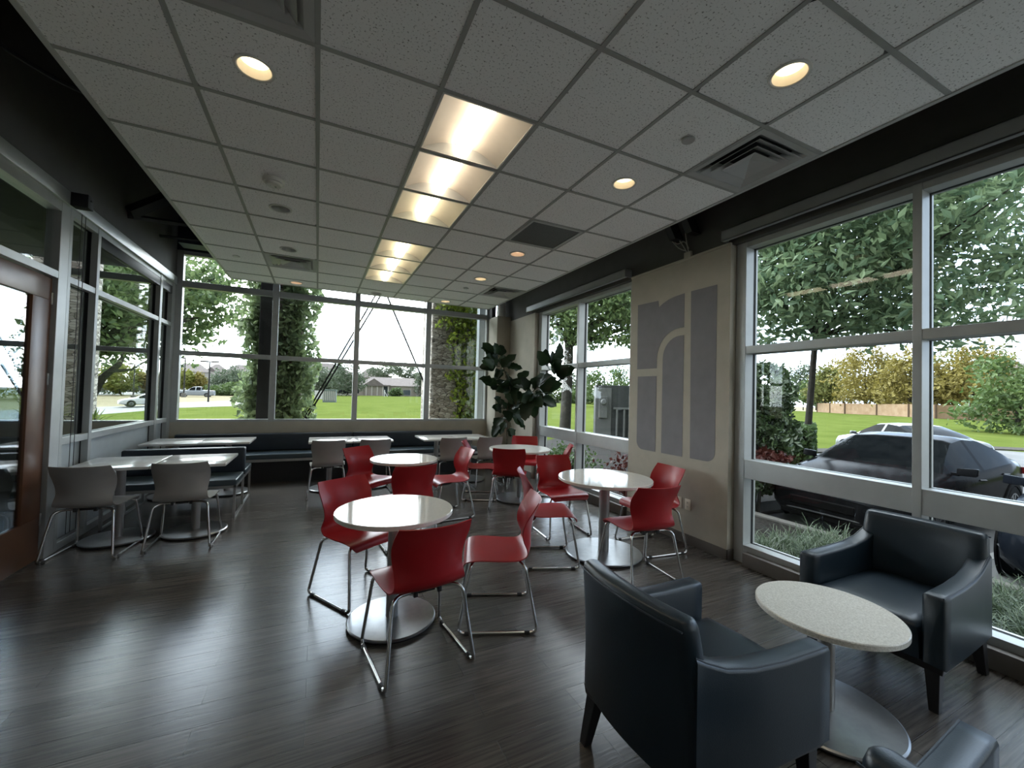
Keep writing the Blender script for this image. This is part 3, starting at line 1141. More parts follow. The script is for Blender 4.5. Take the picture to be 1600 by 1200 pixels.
GRED = 'red chairs around the round tables'
red = make_chair('red_chair', 'red plastic chair with its back to us, closest to us at the nearest round table', M_red, GRED, (.573, 2.42, 0), face(-.13, .99))
N = math.radians
for x, y, a, lab in (
        (1.173, 2.636, 159, 'red plastic chair seen side-on at the nearest round table, its seat towards the left'),
        (.335, 3.33, -59.5, 'red plastic chair on the far side of the nearest round table, beside the open floor'),
        (.86, 4.22, 97, 'red plastic chair showing a plain dark back just behind the nearest round table'),
        (.62, 5.26, -52, 'red plastic chair on the far left of the round table before the bench tables'),
        (1.52, 4.98, 186, 'red plastic chair facing left at the round table in front of the bench tables'),
        (2.228, 5.684, -24, 'red plastic chair facing right towards the round table beside the fig plant'),
        (2.40, 5.06, 62, 'red plastic chair with its back to us at the round table beside the fig plant'),
        (3.10, 6.00, -120, 'red plastic chair behind the round table beside the fig plant, facing us'),
        (3.10, 5.09, 150, 'red plastic chair close to the far right window, only the top of its back showing'),
        (1.993, 3.336, -20.5, 'red plastic chair facing right at the round table beside the painted wall panel'),
        (2.516, 3.931, -95, 'red plastic chair facing us across the round table beside the painted wall panel'),
        (3.13, 3.20, 174, 'red plastic chair against the cream pier, under the painted grey violet shapes'),
        (2.535, 2.715, 84, 'red plastic chair with its back to us beside the grey armchair, near the power outlet')):
    dup(red, (x, y, 0), N(a) - PI / 2, lab, GRED)
GGREY = 'grey chairs at the rectangular tables'
gry = make_chair('grey_chair', 'grey plastic chair beside the wooden door, leftmost at the near rectangular tables', M_greyp, GGREY, (-1.775, 4.985, 0), N(84) - PI / 2)
for x, y, a, lab in (
        (-1.115, 4.975, 90, 'grey plastic chair at the outer end of the near left rectangular tables'),
        (.17, 6.50, 90, 'grey plastic chair at the left half of the middle bench tables, in full view'),
        (.80, 6.50, 90, 'grey plastic chair at the middle bench tables, half hidden by a red chair'),
        (1.98, 6.48, 90, 'grey plastic chair at the left half of the bench tables near the fig plant'),
        (2.60, 6.46, 90, 'grey plastic chair at the right half of the bench tables next to the fig plant')):
    dup(gry, (x, y, 0), N(a) - PI / 2, lab, GGREY)


# ---- round tables
def round_table(name, label, x, y, r, zt, rb, mt, group, col_r=.04):
    t = thing(name, label, 'table', (x, y, 0), 0, group)
    bm = B()
    lathe(bm, [(0, zt - .030), (r - .006, zt - .030), (r, zt - .025), (r, zt - .004), (r - .004, zt), (0, zt)], 96)
    part('tabletop', bm, mt, t)
    bm = B()
    lathe(bm, [(0, .02), (col_r, .02), (col_r, zt - .03), (0, zt - .03)], 32)
    part('column', bm, M_column, t)
    bm = B()
    lathe(bm, [(.05, zt - .042), (.16, zt - .042), (.16, zt - .030), (.05, zt - .030)], 32)
    part('mounting_plate', bm, M_black, t)
    bm = B()
    lathe(bm, [(0, .014), (rb - .004, .014), (rb, .018), (rb, .024), (rb - .008, .030), (0, .036)], 96)
    b = part('base', bm, M_steel, t)
    bm = B()
    lathe(bm, [(0, 0), (rb - .014, 0), (rb - .010, .014), (0, .014)], 64)
    part('base_foot', bm, M_glide, b)
    return t


GT = 'round cafe tables'
round_table('round_table', 'white round table nearest to us, ringed by three red chairs', .50, 2.825, .381, .74, .285, M_top, GT)
round_table('round_table', 'white round table in front of the middle bench tables', .952, 4.90, .384, .74, .285, M_top, GT)
round_table('round_table', 'white round table beside the fig plant in the far right corner', 2.70, 5.36, .448, .74, .33, M_top, GT)
round_table('round_table', 'white round table beside the painted wall panel', 2.57, 3.235, .452, .74, .365, M_top, GT, .05)
round_table('coffee_table', 'low speckled round table between the grey blue armchairs', 2.314, 1.172, .303, .51, .302, M_quartz, None, .036)


# ---- rectangular tables, in pairs pushed together
def rect_table(label, x0, x1, y0, y1, zt=.76):
    cx, cy = (x0 + x1) / 2, (y0 + y1) / 2
    t = thing('rectangular_table', label, 'table', (cx, cy, 0), 0, 'rectangular bench tables')
    hx, hy = (x1 - x0) / 2, (y1 - y0) / 2
    part('tabletop', box(B(), (-hx, -hy, zt - .028), (hx, hy, zt), .003), M_top_lam, t)
    bm = B()
    lathe(bm, [(0, .02), (.038, .02), (.038, zt - .028), (0, zt - .028)], 32)
    part('column', bm, M_column, t)
    part('mounting_plate', box(B(), (-.2, -.2, zt - .038), (.2, .2, zt - .028), .003), M_black, t)
    bm = B()
    lathe(bm, [(0, .016), (.276, .016), (.28, .02), (.28, .026), (.272, .032), (0, .038)], 80)
    b = part('base', bm, M_steel, t)
    bm = B()
    lathe(bm, [(0, 0), (.266, 0), (.27, .016), (0, .016)], 64)
    part('base_foot', bm, M_glide, b)
    return t


rect_table('white rectangular table nearest to the wooden door, against the left glazing', -2.02, -1.407, 4.93, 5.655)
rect_table('white rectangular table at the outer end of the near left pair, bright with sky glare', -1.400, -.803, 4.93, 5.655)
rect_table('white rectangular table behind the double bench, against the left glazing', -2.03, -1.43, 6.74, 7.42)
rect_table('white rectangular table behind the double bench, at the outer end of its pair', -1.424, -.826, 6.74, 7.42)
rect_table('white rectangular table, left one of the pair at the middle of the wall bench', -.09, .508, 6.55, 7.22)
rect_table('white rectangular table, right one of the pair at the middle of the wall bench', .512, 1.10, 6.55, 7.22)
rect_table('white rectangular table, left one of the pair nearest the fig plant', 1.57, 2.155, 6.51, 7.22)
rect_table('white rectangular table, right one of the pair next to the fig plant', 2.161, 2.755, 6.51, 7.22)

# ---- wall bench under the far glazing
t = thing('wall_bench', 'long navy upholstered bench along the far wall under the glazing', 'bench', (.46, 7.85, 0))
for x0, x1 in ((-2.44, .145), (.152, 2.46)):
    part('backrest', box(B(), (x0, .13, .47), (x1, .268, .755), .022, 4), M_vinyl_dark, t)
    part('seat_cushion', box(B(), (x0, -.30, .385), (x1, .15, .465), .018, 4), M_vinyl_seat_lit, t)
part('base', box(B(), (-2.44, -.20, .0), (2.46, .268, .385)), M_gasket, t, 0)
part('front_rail', box(B(), (-2.44, -.295, .345), (2.46, -.275, .386)), M_booth_steel, t, 0)

# ---- double-sided bench between the left tables
t = thing('double_bench', 'double sided navy bench with steel frame between the left tables', 'bench', (-1.42, 6.265, 0))
part('backrest', box(B(), (-.60, -.065, .45), (.61, .065, .755), .02, 4), M_vinyl_dark, t)
for s in (-1, 1):
    part('seat_cushion', box(B(), (-.60, s * .07, .385), (.61, s * .60, .455), .016, 4), M_vinyl_seat_lit, t)
bm = B()
box(bm, (-.6, -.59, .355), (.605, -.565, .386)); box(bm, (-.6, .565, .355), (.605, .59, .386))
box(bm, (.58, -.59, .355), (.605, .59, .386))
part('seat_frame', bm, M_booth_steel, t, 0)
for x in (-.58, .58):
    for y in (-.59, -.012, .565):
        part('leg', box(B(), (x, y, 0.012), (x + .025, y + .025, .356)), M_booth_steel, t, 0)
    part('floor_rail', box(B(), (x, -.59, 0), (x + .025, .59, .02)), M_booth_steel, t, 0)


# ---- armchairs
def rr_rows(section):
    return section


def make_armchair(label, loc, rz):
    t = thing('armchair', label, 'armchair', loc, rz, 'grey blue vinyl armchairs')
    # back panel, leaning back and a little narrower than the arms in front
    rows = []
    n = 12
    def backrow(z, y0, y1, w):
        out = []
        hr = (y1 - y0) * .5
        ym = (y0 + y1) * .5
        wi = w - hr * .8
        for i in range(n + 1):
            s = -1 + 2 * i / n
            out.append((s * wi, y0 - .030 * (1 - s * s), z))
        for q in range(1, 8):
            a = -PI / 2 + PI * q / 8
            out.append((wi + hr * .8 * math.cos(a), ym + hr * math.sin(a), z))
        for i in range(n + 1):
            s = 1 - 2 * i / n
            out.append((s * wi, y1 - .025 * (1 - s * s), z))
        for q in range(1, 8):
            a = PI / 2 + PI * q / 8
            out.append((-wi + hr * .8 * math.cos(a), ym + hr * math.sin(a), z))
        return out
    bm = B()
    rws = []
    for z, y0, y1, w in ((.235, -.335, -.235, .300), (.40, -.340, -.235, .300), (.60, -.352, -.242, .297), (.70, -.362, -.256, .293), (.77, -.370, -.272, .288), (.792, -.366, -.284, .280), (.800, -.352, -.302, .268)):
        rws.append(backrow(z, y0, y1, w))
    vs = grid(bm, rws, closed=True)
    bm.faces.new(vs[0][::-1]); bm.faces.new(vs[-1])
    bk = part('backrest', bm, M_vinyl, t, 50)
    bm = B()
    tube(bm, [(s * .283, -.372 - .030 * (1 - s * s) + .002, .776) for s in [-1 + 2 * i / 14 for i in range(15)]], .0035, 6)
    part('piping', bm, M_vinyl_dark, bk)
    for s in (-1, 1):
        ks = [(-.318, .301, .215, .690), (-.27, .303, .217, .664), (-.18, .309, .222, .626), (-.05, .318, .230, .600), (.12, .327, .238, .588), (.30, .333, .244, .585), (.365, .335, .246, .584)]
        bm = B()
        rws = []
        b = .016
        for i, (y, xo, xi, zt) in enumerate(ks):
            sh = .0
            rws.append([(s * (xi), y, .24), (s * (xi), y, zt - b), (s * (xi + .005), y, zt - .005), (s * (xi + b), y, zt), (s * (xo - b), y, zt), (s * (xo - .005), y, zt - .005), (s * xo, y, zt - b), (s * (xo), y, .235)])
        y, xo, xi, zt = ks[-1]
        fr = [(s * (xi + .012), y + .012, .245), (s * (xi + .012), y + .012, zt - .022), (s * (xi + .016), y + .012, zt - .016), (s * (xi + .022), y + .012, zt - .012), (s * (xo - .022), y + .012, zt - .012), (s * (xo - .016), y + .012, zt - .016), (s * (xo - .012), y + .012, zt - .022), (s * (xo - .012), y + .012, .24)]
        rws.append(fr)
        vs = grid(bm, rws, closed=True)
        bm.faces.new(vs[0]); bm.faces.new(vs[-1][::-1])
        am = part('arm', bm, M_vinyl, t, 50)
        bm = B()
        tube(bm, [(s * (xo - .010), y, zt - .002) for y, xo, xi, zt in ks], .0035, 6)
        part('piping', bm, M_vinyl_dark, am)
    bm = B()
    rws = []
    for z, e, fy in ((.245, .0, .372), (.36, .0, .385), (.400, -.004, .388), (.420, -.016, .378), (.432, -.05, .34), (.440, -.12, .26)):
        w, y0, y1 = .238 + e, -.25 - e * .3, fy
        row = []
        for (ax, ay, bx, by, n_) in ((-w, y0, w, y0, 8), (w, y0, w, y1, 8), (w, y1, -w, y1, 8), (-w, y1, -w, y0, 8)):
            for i in range(n_):
                row.append((ax + (bx - ax) * i / n_, ay + (by - ay) * i / n_ + (.02 * (1 - ((ax + (bx - ax) * i / n_) / w) ** 2) if ay == y1 and by == y1 else 0), z))
        rws.append(row)
    vs = grid(bm, rws, closed=True)
    bm.faces.new(vs[0][::-1]); bm.faces.new(vs[-1])
    part('seat_cushion', bm, M_vinyl, t, 50)
    bm = B()
    hexa(bm, [(-.285, -.325, .20), (.285, -.325, .20), (.318, .355, .20), (-.318, .355, .20)], [(-.293, -.33, .245), (.293, -.33, .245), (.328, .37, .245), (-.328, .37, .245)], .005)
    part('seat_rail', bm, M_legwood, t, 0)
    for x, y, dx, dy in ((-.275, .315, -.006, .008), (.275, .315, .006, .008), (-.25, -.29, -.012, -.045), (.25, -.29, .012, -.045)):
        bm = B()
        a, c = .030, .019
        hexa(bm, [(x + dx - c, y + dy - c, 0), (x + dx + c, y + dy - c, 0), (x + dx + c, y + dy + c, 0), (x + dx - c, y + dy + c, 0)], [(x - a, y - a, .205), (x + a, y - a, .205), (x + a, y + a, .205), (x - a, y + a, .205)], .003)
        part('leg', bm, M_legwood, t, 0)
    return t


arm = make_armchair('grey blue armchair seen from behind, facing the window across the low table', (1.455, 1.243, 0), -PI / 2)
dup(arm, (3.165, 1.235, 0), PI / 2, 'grey blue armchair by the near window, its seat towards us')
dup(arm, (1.43, .205, 0), -PI / 2 + .04, 'grey blue armchair mostly out of view, one arm and the back corner showing')

# ---- fiddle-leaf fig
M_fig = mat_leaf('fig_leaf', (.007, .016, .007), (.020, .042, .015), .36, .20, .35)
M_fig_stem = mat('fig_stem', (.10, .085, .06), .8)
M_pot = mat('dark_ceramic_pot', (.05, .05, .05), .4)
M_soil = mat('potting_soil', (.02, .014, .01), .95)
FX, FY = 3.06, 6.60
fig = thing('fiddle_leaf_fig', 'tall fiddle-leaf fig in the far corner between the bench and the window', 'potted plant', (FX, FY, 0))
bm = B()
lathe(bm, [(0, 0), (.13, 0), (.16, .10), (.175, .32), (.18, .33), (.165, .33), (.155, .28), (0, .28)], 32)
part('pot', bm, M_pot, fig)
bm = B()
lathe(bm, [(0, .292), (.155, .285)], 24)
part('soil', bm, M_soil, fig)
bm = B()
L = lambda p: (Vector(p) - Vector((FX, FY, 0)))
tr0 = Vector((0, 0, .28))
hubs = [L(at_y(793, 640, 6.60)), L(at_y(797, 607, 6.55)), L(at_y(786, 572, 6.50)), L(at_y(832, 612, 6.15)), L(at_y(862, 585, 5.75))]
tube(bm, [tr0, Vector((.005, 0, .8)), hubs[0], hubs[1], hubs[2]], [.02, .018, .015, .012, .008], 8)
tube(bm, [hubs[0], (hubs[0] + hubs[3]) / 2 + Vector((0, 0, -.02)), hubs[3], hubs[4]], [.013, .011, .009, .006], 8)
part('trunk', bm, M_fig_stem, fig)
bm = B()
FL = [(767, 550, 2, .30), (762, 572, 2, .25), (779, 584, 2, .22), (794, 562, 2, .30), (783, 546, 2, .22), (766, 597, 1, .24), (809, 598, 1, .30), (791, 611, 1, .26), (812, 617, 1, .28), (822, 640, 3, .33),
      (835, 598, 3, .26), (840, 626, 3, .28), (861, 603, 3, .33), (868, 571, 4, .30), (882, 580, 4, .30), (858, 628, 3, .26), (874, 552, 4, .26), (786, 629, 0, .24), (778, 637, 0, .22), (780, 657, 0, .25), (774, 674, 0, .22),
      (812, 658, 0, .27), (801, 675, 0, .16), (796, 590, 1, .28), (805, 633, 0, .28), (815, 604, 3, .26), (848, 592, 3, .28), (826, 620, 3, .30), (772, 560, 2, .26), (804, 572, 2, .24), (848, 560, 4, .24), (864, 560, 4, .24),
      (788, 600, 1, .28), (800, 620, 1, .30), (834, 640, 3, .24), (794, 648, 0, .24), (784, 668, 0, .22), (808, 646, 0, .26), (850, 612, 3, .30), (776, 606, 1, .2), (870, 590, 4, .28), (818, 586, 1, .22)]
for px, py, hb, size in FL + [(a + random.uniform(-7, 7), b + random.uniform(-6, 6), h_, s_ * .9) for a, b, h_, s_ in FL[:34]]:
    size *= 1.12
    hub = hubs[hb]
    c = L(at_y(px, py, (FY, FY, FY, 6.12, 5.72)[hb] + random.uniform(-.28, .06)))
    d = (c - hub)
    d = d.normalized() if d.length > .03 else Vector((random.uniform(-1, 1), -.5, .4)).normalized()
    d = (d + Vector((0, random.uniform(-.35, .15), random.uniform(-.1, .25)))).normalized()
    toward = Vector((-.42, -.85, .25)) + Vector((random.uniform(-.9, .9), random.uniform(-.5, .5), random.uniform(-.3, .9)))
    side = d.cross(toward).normalized()
    nrm = side.cross(d).normalized()
    base = c - d * size * .5
    rows = []
    for i in range(8):
        u = i / 7
        w = size * .36 * (math.sin(PI * min(1, u ** .75 * .98 + .02)) ** .75) * (1 + .15 * math.sin(u * 9))
        cen = base + d * size * u - nrm * size * .22 * u * u
        wav = .012 * math.sin(u * 17 + px)
        rows.append([cen - side * w + nrm * (.16 * w + wav), cen - side * w * .5 + nrm * .05 * w, cen, cen + side * w * .5 + nrm * .05 * w, cen + side * w + nrm * (.16 * w - wav)])
    grid(bm, rows)
    tube(bm, [base + d * size * .05, base - d * .02, hub + (base - hub) * .4], .004, 4, False)
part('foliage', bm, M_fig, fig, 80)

# ================================================================ OUTDOORS
OUT = .18                            # scales outdoor colours down to balance the exposure; far ones set paler for haze


def dim(c, k=None):
    return tuple(v * (k or OUT) for v in c)


def omat(name, col, rough=.5, metal=0.0, noise=None, **kw):
    if noise:
        noise = (noise[0], dim(noise[1]), noise[2])
    kw.setdefault('spec', .08)
    return mat(name, dim(col), rough, metal, noise, **kw)


def omat_leaf(name, c1, c2, *a, k=.52, **kw):
    return mat_leaf(name, dim(c1, k), dim(c2, k), *a, **kw)


M_lawn = node_mat('mown_lawn', lambda nt, p: None)
_p = M_lawn.node_tree.nodes['Principled BSDF']
_tc = M_lawn.node_tree.nodes.new('ShaderNodeTexCoord')
_n1 = M_lawn.node_tree.nodes.new('ShaderNodeTexNoise')
_n1.inputs['Scale'].default_value = .35
_n1.inputs['Detail'].default_value = 9
_n1.inputs['Roughness'].default_value = .7
_r1 = M_lawn.node_tree.nodes.new('ShaderNodeValToRGB')
_r1.color_ramp.elements[0].position = .32
_r1.color_ramp.elements[0].color = (.046, .063, .014, 1)
_r1.color_ramp.elements[1].position = .68
_r1.color_ramp.elements[1].color = (.075, .092, .024, 1)
M_lawn.node_tree.links.new(_tc.outputs['Object'], _n1.inputs['Vector'])
M_lawn.node_tree.links.new(_n1.outputs['Fac'], _r1.inputs['Fac'])
M_lawn.node_tree.links.new(_r1.outputs[0], _p.inputs['Base Color'])
_p.inputs['Roughness'].default_value = .95
_p.inputs['Specular IOR Level'].default_value = 0
M_dry = omat('dry_grass', (.70, .58, .32), .95, noise=(.5, (.88, .76, .45), .3))
M_asphalt = omat('pale_asphalt', (.85, .85, .85), .9, noise=(.8, (1.05, 1.05, 1.0), .4))
M_lot = omat('car_park_asphalt', (.46, .465, .47), .9, noise=(.5, (.66, .66, .66), .4))
M_line = omat('parking_line_paint', (1.1, 1.1, 1.05), .8)
M_curb = omat('concrete_curb', (.48, .46, .42), .9)
M_mulch = omat('bark_mulch', (.035, .031, .026), .95, noise=(22, (.13, .118, .102), .5), bump=(40, .6))
M_trunk = omat('grey_bark', (.13, .12, .10), .9, noise=(8, (.20, .185, .16), .4), bump=(20, .5))
M_oak = omat_leaf('oak_leaf', (.06, .10, .045), (.17, .23, .09), .5, .45, k=1.0)
M_oak_dark = omat_leaf('dark_oak_leaf', (.06, .105, .06), (.17, .23, .12), .45, .45, k=1.1)
M_autumn = omat_leaf('autumn_leaf', (.42, .34, .07), (.60, .50, .14), .6, .3, k=.30)
M_olive = omat_leaf('olive_leaf', (.26, .30, .07), (.44, .44, .13), .6, .3, k=.30)
M_green = omat_leaf('green_leaf', (.12, .22, .06), (.24, .34, .11), .6, .3, k=.34)
M_far_hazed = omat_leaf('hazed_green_leaf', (.14, .20, .12), (.26, .33, .20), .6, .3, k=.34)  # distance haze put into the leaf colour, paler and greyer
M_lime = omat_leaf('lime_leaf', (.38, .46, .07), (.60, .60, .14), .6, .35, k=.30)
M_ivy = omat_leaf('ivy_leaf', (.12, .17, .09), (.32, .40, .20), .4, .45, k=1.0)
M_ivy_light = omat_leaf('young_ivy_leaf', (.10, .17, .03), (.40, .46, .07), .4, .4, k=.9)
M_shrub = omat_leaf('glossy_shrub_leaf', (.030, .055, .024), (.10, .15, .065), .22, .2, .5, k=.9)
M_hedge = omat_leaf('hedge_leaf', (.04, .075, .025), (.10, .16, .05), .45, .25, k=.8)
M_redleaf = omat_leaf('red_shrub_leaf', (.13, .025, .02), (.20, .07, .05), .5, .3, k=.38)
M_blade = omat_leaf('lilyturf_blade', (.055, .095, .045), (.22, .29, .17), .4, .25, k=.48)
M_yucca = omat_leaf('yucca_blade', (.12, .20, .05), (.34, .40, .10), .4, .3)
M_fence = omat('cedar_fence', (.85, .55, .32), .85, noise=(1.2, (1.1, .78, .50), .4))
M_fpost = omat('weathered_fence_post', (.26, .17, .11), .9)
M_pole = omat('bronze_pole', (.10, .095, .09), .6)
M_house = omat('pale_stucco', (1.5, 1.42, 1.3), .9)
M_house2 = omat('tan_stucco', (1.05, .95, .82), .9)
M_roof = omat('grey_brown_shingle', (.52, .44, .42), .9, noise=(2, (.68, .60, .56), .4))
M_winbl = omat('house_window', (.22, .30, .34), .2)
M_util = omat('green_utility_paint', (.55, .68, .63), .6)
M_cab = omat('grey_utility_paint', (.16, .175, .17), .55)
M_cab2 = omat('pale_utility_paint', (.42, .44, .42), .55)
M_meter = omat('meter_glass', (.5, .52, .52), .1)
M_cable = omat('steel_cable', (.10, .10, .105), .6, 0)
M_tyre = omat('tyre_rubber', (.012, .012, .013), .8)
M_rim = omat('alloy_rim', (.50, .51, .53), .3, .9)
M_carglass = omat('car_glass', (.02, .026, .03), .03, spec=.012)
M_carblack = omat('black_car_paint', (.03, .032, .036), .14, spec=.006)
M_carsilver = omat('silver_car_paint', (.46, .48, .50), .3, .2, spec=.4)
M_carwhite = omat('white_car_paint', (2.0, 2.0, 2.0), .3, spec=.3)
M_carpale = omat('pale_blue_grey_car_paint', (.95, 1.05, 1.15), .3, spec=.3)
M_carblue = omat('dark_blue_car_paint', (.03, .04, .06), .16, spec=.006)
M_headlamp = omat('headlamp_plastic', (.75, .78, .80), .08, .3)
M_taillamp = omat('red_lamp_plastic', (.45, .02, .02), .15)
M_plate = omat('licence_plate', (.75, .75, .75), .5)

# ---- ground: everything is laid along sight lines so that it dips and rises as the real ground does
def hray(px, R, py=None, z=None):
    d = ray(px, 600)
    h = math.hypot(d[0], d[1])
    if py is not None:
        d2 = ray(px, py)
        h2 = math.hypot(d2[0], d2[1])
        return Vector((d2[0] / h2 * R, d2[1] / h2 * R, EYE + d2[2] / h2 * R))
    return Vector((d[0] / h * R, d[1] / h * R, z))


EDGE = [(-2500, 75, -.3, None), (-700, 62, -.9, None), (-200, 58, None, 668), (0, 56, None, 662), (100, 54, None, 655), (150, 54, None, 648), (236, 55, None, 641), (280, 56, None, 637), (360, 60, None, 634.5), (425, 66, None, 632),
        (450, 118, None, 617), (560, 118, None, 618), (680, 120, None, 620), (760, 120, None, 622), (870, 130, None, 626.5), (985, 130, None, 630), (1100, 120, None, 636), (1277, 107, None, 643.5), (1370, 90, None, 648.5), (1460, 79.5, None, 653.6), (1568, 87, None, 658), (1700, 98, None, 661), (2400, 140, -.4, None), (5000, 170, -.4, None)]
rows = []
for px, R, z, py in EDGE:
    far = hray(px, R, py, z)
    near = Vector((far.x, far.y, 0)).normalized()
    col = []
    for i in range(12):
        u = (i / 11) ** 1.7
        r = 2.0 + (R - 2.0) * u
        zb = -.42 if px < 1100 else -.78
        zz = zb if r < 22 else zb + (far.z - zb) * (r - 22) / (R - 22)
        col.append((near.x * r, near.y * r, zz))
    rows.append(col)
bm = B()
grid(bm, rows)
struct('lawn', bm, M_lawn)
# wide ground under and beyond it
struct('ground', box(B(), (-260, -120, -2.6), (320, 330, -2.3)), M_dry)


def strip(name, near, far, m, lift=0.0):
    bm = B()
    grid(bm, [[p + Vector((0, 0, lift)) for p in near], [p + Vector((0, 0, lift)) for p in far]])
    ret = bmesh.ops.extrude_face_region(bm, geom=bm.faces[:])
    bmesh.ops.translate(bm, vec=(0, 0, -.15), verts=[v for v in ret['geom'] if isinstance(v, bmesh.types.BMVert)])
    return struct(name, bm, m)


PXL = [-200, 0, 100, 150, 236, 280, 360, 425, 440]
nE = [668, 662, 655, 648, 641, 637, 634.5, 632, 631.5]
fE = [645, 641, 638, 636, 633, 629, 626, 623, 622]
sE = [619, 618, 617.5, 617, 616.5, 617, 618, 619, 619]
RN = [58, 56, 54, 54, 55, 56, 60, 66, 68]
strip('road', [hray(p, r - .4, y) for p, r, y in zip(PXL, RN, nE)], [hray(p, r + 9, y) for p, r, y in zip(PXL, RN, fE)], M_asphalt)
strip('verge', [hray(p, r + 9, y) for p, r, y in zip(PXL, RN, fE)], [hray(p, 104, y) for p, y in zip(PXL, sE)], M_dry)
lotfar = [609 - .0 * p for p in PXL]
strip('car_park_far', [hray(p, 104, y) for p, y in zip(PXL, sE)], [hray(p, 165, 609.5 + (p - 200) * .012) for p in PXL], M_asphalt)

ZL = -.35
P1, P0 = at_z(1640, 703, -.62), at_z(1548, 700, -.62)


def zlot(x):
    return ZL - .014 * max(0, x - 6.05)


lot = [(6.2, -14), (34, -14), (P1.x, P1.y), (P0.x, P0.y), (17.5, 9.6), (11.2, 4.9), (9.5, 4.35), (6.2, 4.35)]
bm = B()
prism(bm, lot, lambda x, y: (x, y, ZL - .5), lambda x, y: (x, y, zlot(x)))
struct('parking_ground', bm, M_lot)
bm = B()
for a in (-3.4, -.65, 2.05, 4.75):
    hexa(bm, [(6.3, a, ZL - .01), (6.3, a + .1, ZL - .01), (11.2, a + .1, zlot(11.2) - .01), (11.2, a, zlot(11.2) - .01)], [(6.3, a, ZL + .002), (6.3, a + .1, ZL + .002), (11.2, a + .1, zlot(11.2) + .004), (11.2, a, zlot(11.2) + .004)])
struct('parking_line_marking', bm, M_line)
bm = B()
tube(bm, [(P1.x, P1.y, zlot(P1.x) + .06), (P0.x, P0.y, zlot(P0.x) + .06), (17.6, 9.7, zlot(17.6) + .06), (11.2, 5.0, zlot(11.2) + .06), (9.5, 4.45, zlot(9.5) + .06), (6.2, 4.45, zlot(6.2) + .06)], .12, 4)
struct('curb_far', bm, M_curb)
struct('curb_near', box(B(), (6.05, -14, ZL - .2), (6.21, 4.6, -.19), .02), M_curb)
struct('planting_bed_ground', box(B(), (3.84, -14, -.6), (6.05, 4.6, -.22)), M_mulch)
bm = B()
prism(bm, [(3.84, 4.6), (6.05, 4.6), (6.2, 4.45), (9.5, 4.45), (11.0, 5.0), (11.4, 12.4), (9.9, 15.2), (3.84, 11.0)], lambda x, y: (x, y, -.7), lambda x, y: (x, y, -.27))
struct('mulch_ground', bm, M_mulch)


# ---- foliage
def leaf_mesh(P, size, aspect=.55, up=.35, jitter=.35, seed=0, droop=None):
    """a leaf for every point: a folded diamond of its own size and bearing"""
    rg = np.random.default_rng(seed)
    n = len(P)
    d = rg.normal(size=(n, 3))
    if droop is not None:
        d[:, 2] -= droop
    d /= np.linalg.norm(d, axis=1, keepdims=True)
    nr = rg.normal(size=(n, 3))
    nr[:, 2] += up
    s = np.cross(d, nr)
    s /= np.linalg.norm(s, axis=1, keepdims=True) + 1e-9
    nn = np.cross(s, d)
    L = size * (1 + jitter * rg.uniform(-1, 1, (n, 1)))
    w = L * aspect * .5
    a = P - d * L * .5
    b = P + d * L * .5
    c = P + s * w + nn * w * .35 - d * L * .08
    e = P - s * w + nn * w * .35 - d * L * .08
    V = np.stack([a, c, b, e], 1).reshape(-1, 3)
    F = np.arange(4 * n).reshape(-1, 4)
    return V, F


def clumps(ells, n, seed, sub=26, spread=.30, shell=.45):
    """points gathered in small sprays inside a set of ellipsoids (cx, cy, cz, rx, ry, rz)"""
    rg = np.random.default_rng(seed)
    E_ = np.array(ells, float)
    vol = E_[:, 3] * E_[:, 4] * E_[:, 5]
    cnt = np.maximum(1, (n * vol / vol.sum()).astype(int))
    out = []
    for e, c in zip(E_, cnt):
        k = max(3, int(sub))
        q = rg.normal(size=(k, 3))
        q /= np.linalg.norm(q, axis=1, keepdims=True)
        q *= (shell + (1 - shell) * rg.uniform(0, 1, (k, 1)) ** .5)
        i = rg.integers(0, k, c)
        p = q[i] + rg.normal(size=(c, 3)) * spread * .6
        out.append(e[:3] + p * e[3:])
    return np.concatenate(out)


def leaves_part(name, P, m, parent, size, seed=0, origin=(0, 0, 0), **kw):
    V, F = leaf_mesh(np.asarray(P) - np.array(origin, float), size, seed=seed, **kw)
    return part(name, (V.tolist(), F.tolist()), m, parent, 0)


def tree(name, label, base, ells, n, size, m, trunk_r, group=None, seed=1, limbs=(), sub=26, cat='tree', **kw):
    """base on the ground, crown of ellipsoids, trunk with a limb to every big ellipsoid"""
    t = thing(name, label, cat, base, 0, group)
    bx = np.array(base, float)
    top = np.array(ells[0][:3], float)
    bm = B()
    mid = (bx + top) / 2 + np.array([.08, .05, 0]) * trunk_r * 3
    z0 = Vector((0, 0, -.15))
    tp = Vector(top - bx)
    tube(bm, [z0, Vector((0, 0, .12)), Vector(mid - bx), tp], [trunk_r * 1.35, trunk_r * 1.05, trunk_r * .85, trunk_r * .3], 10)
    for e in ells[1:]:
        c = Vector(np.array(e[:3]) - bx)
        st = Vector(mid - bx).lerp(tp, .15)
        tube(bm, [st, st.lerp(c, .5) + Vector((0, 0, .1)), c], [trunk_r * .45, trunk_r * .3, trunk_r * .1], 6)
    for l in limbs:
        tube(bm, [Vector(p) - Vector(base) for p in l[0]], list(l[1]), 8)
    part('trunk', bm, M_trunk, t)
    leaves_part('crown', clumps(ells, n, seed, sub=sub), m, t, size, seed, bx, **kw)
    return t


def ell_px(px, py, Y, rx, rz, ry=None):
    p = at_y(px, py, Y)
    return (p.x, p.y, p.z, rx, ry or rx, rz)


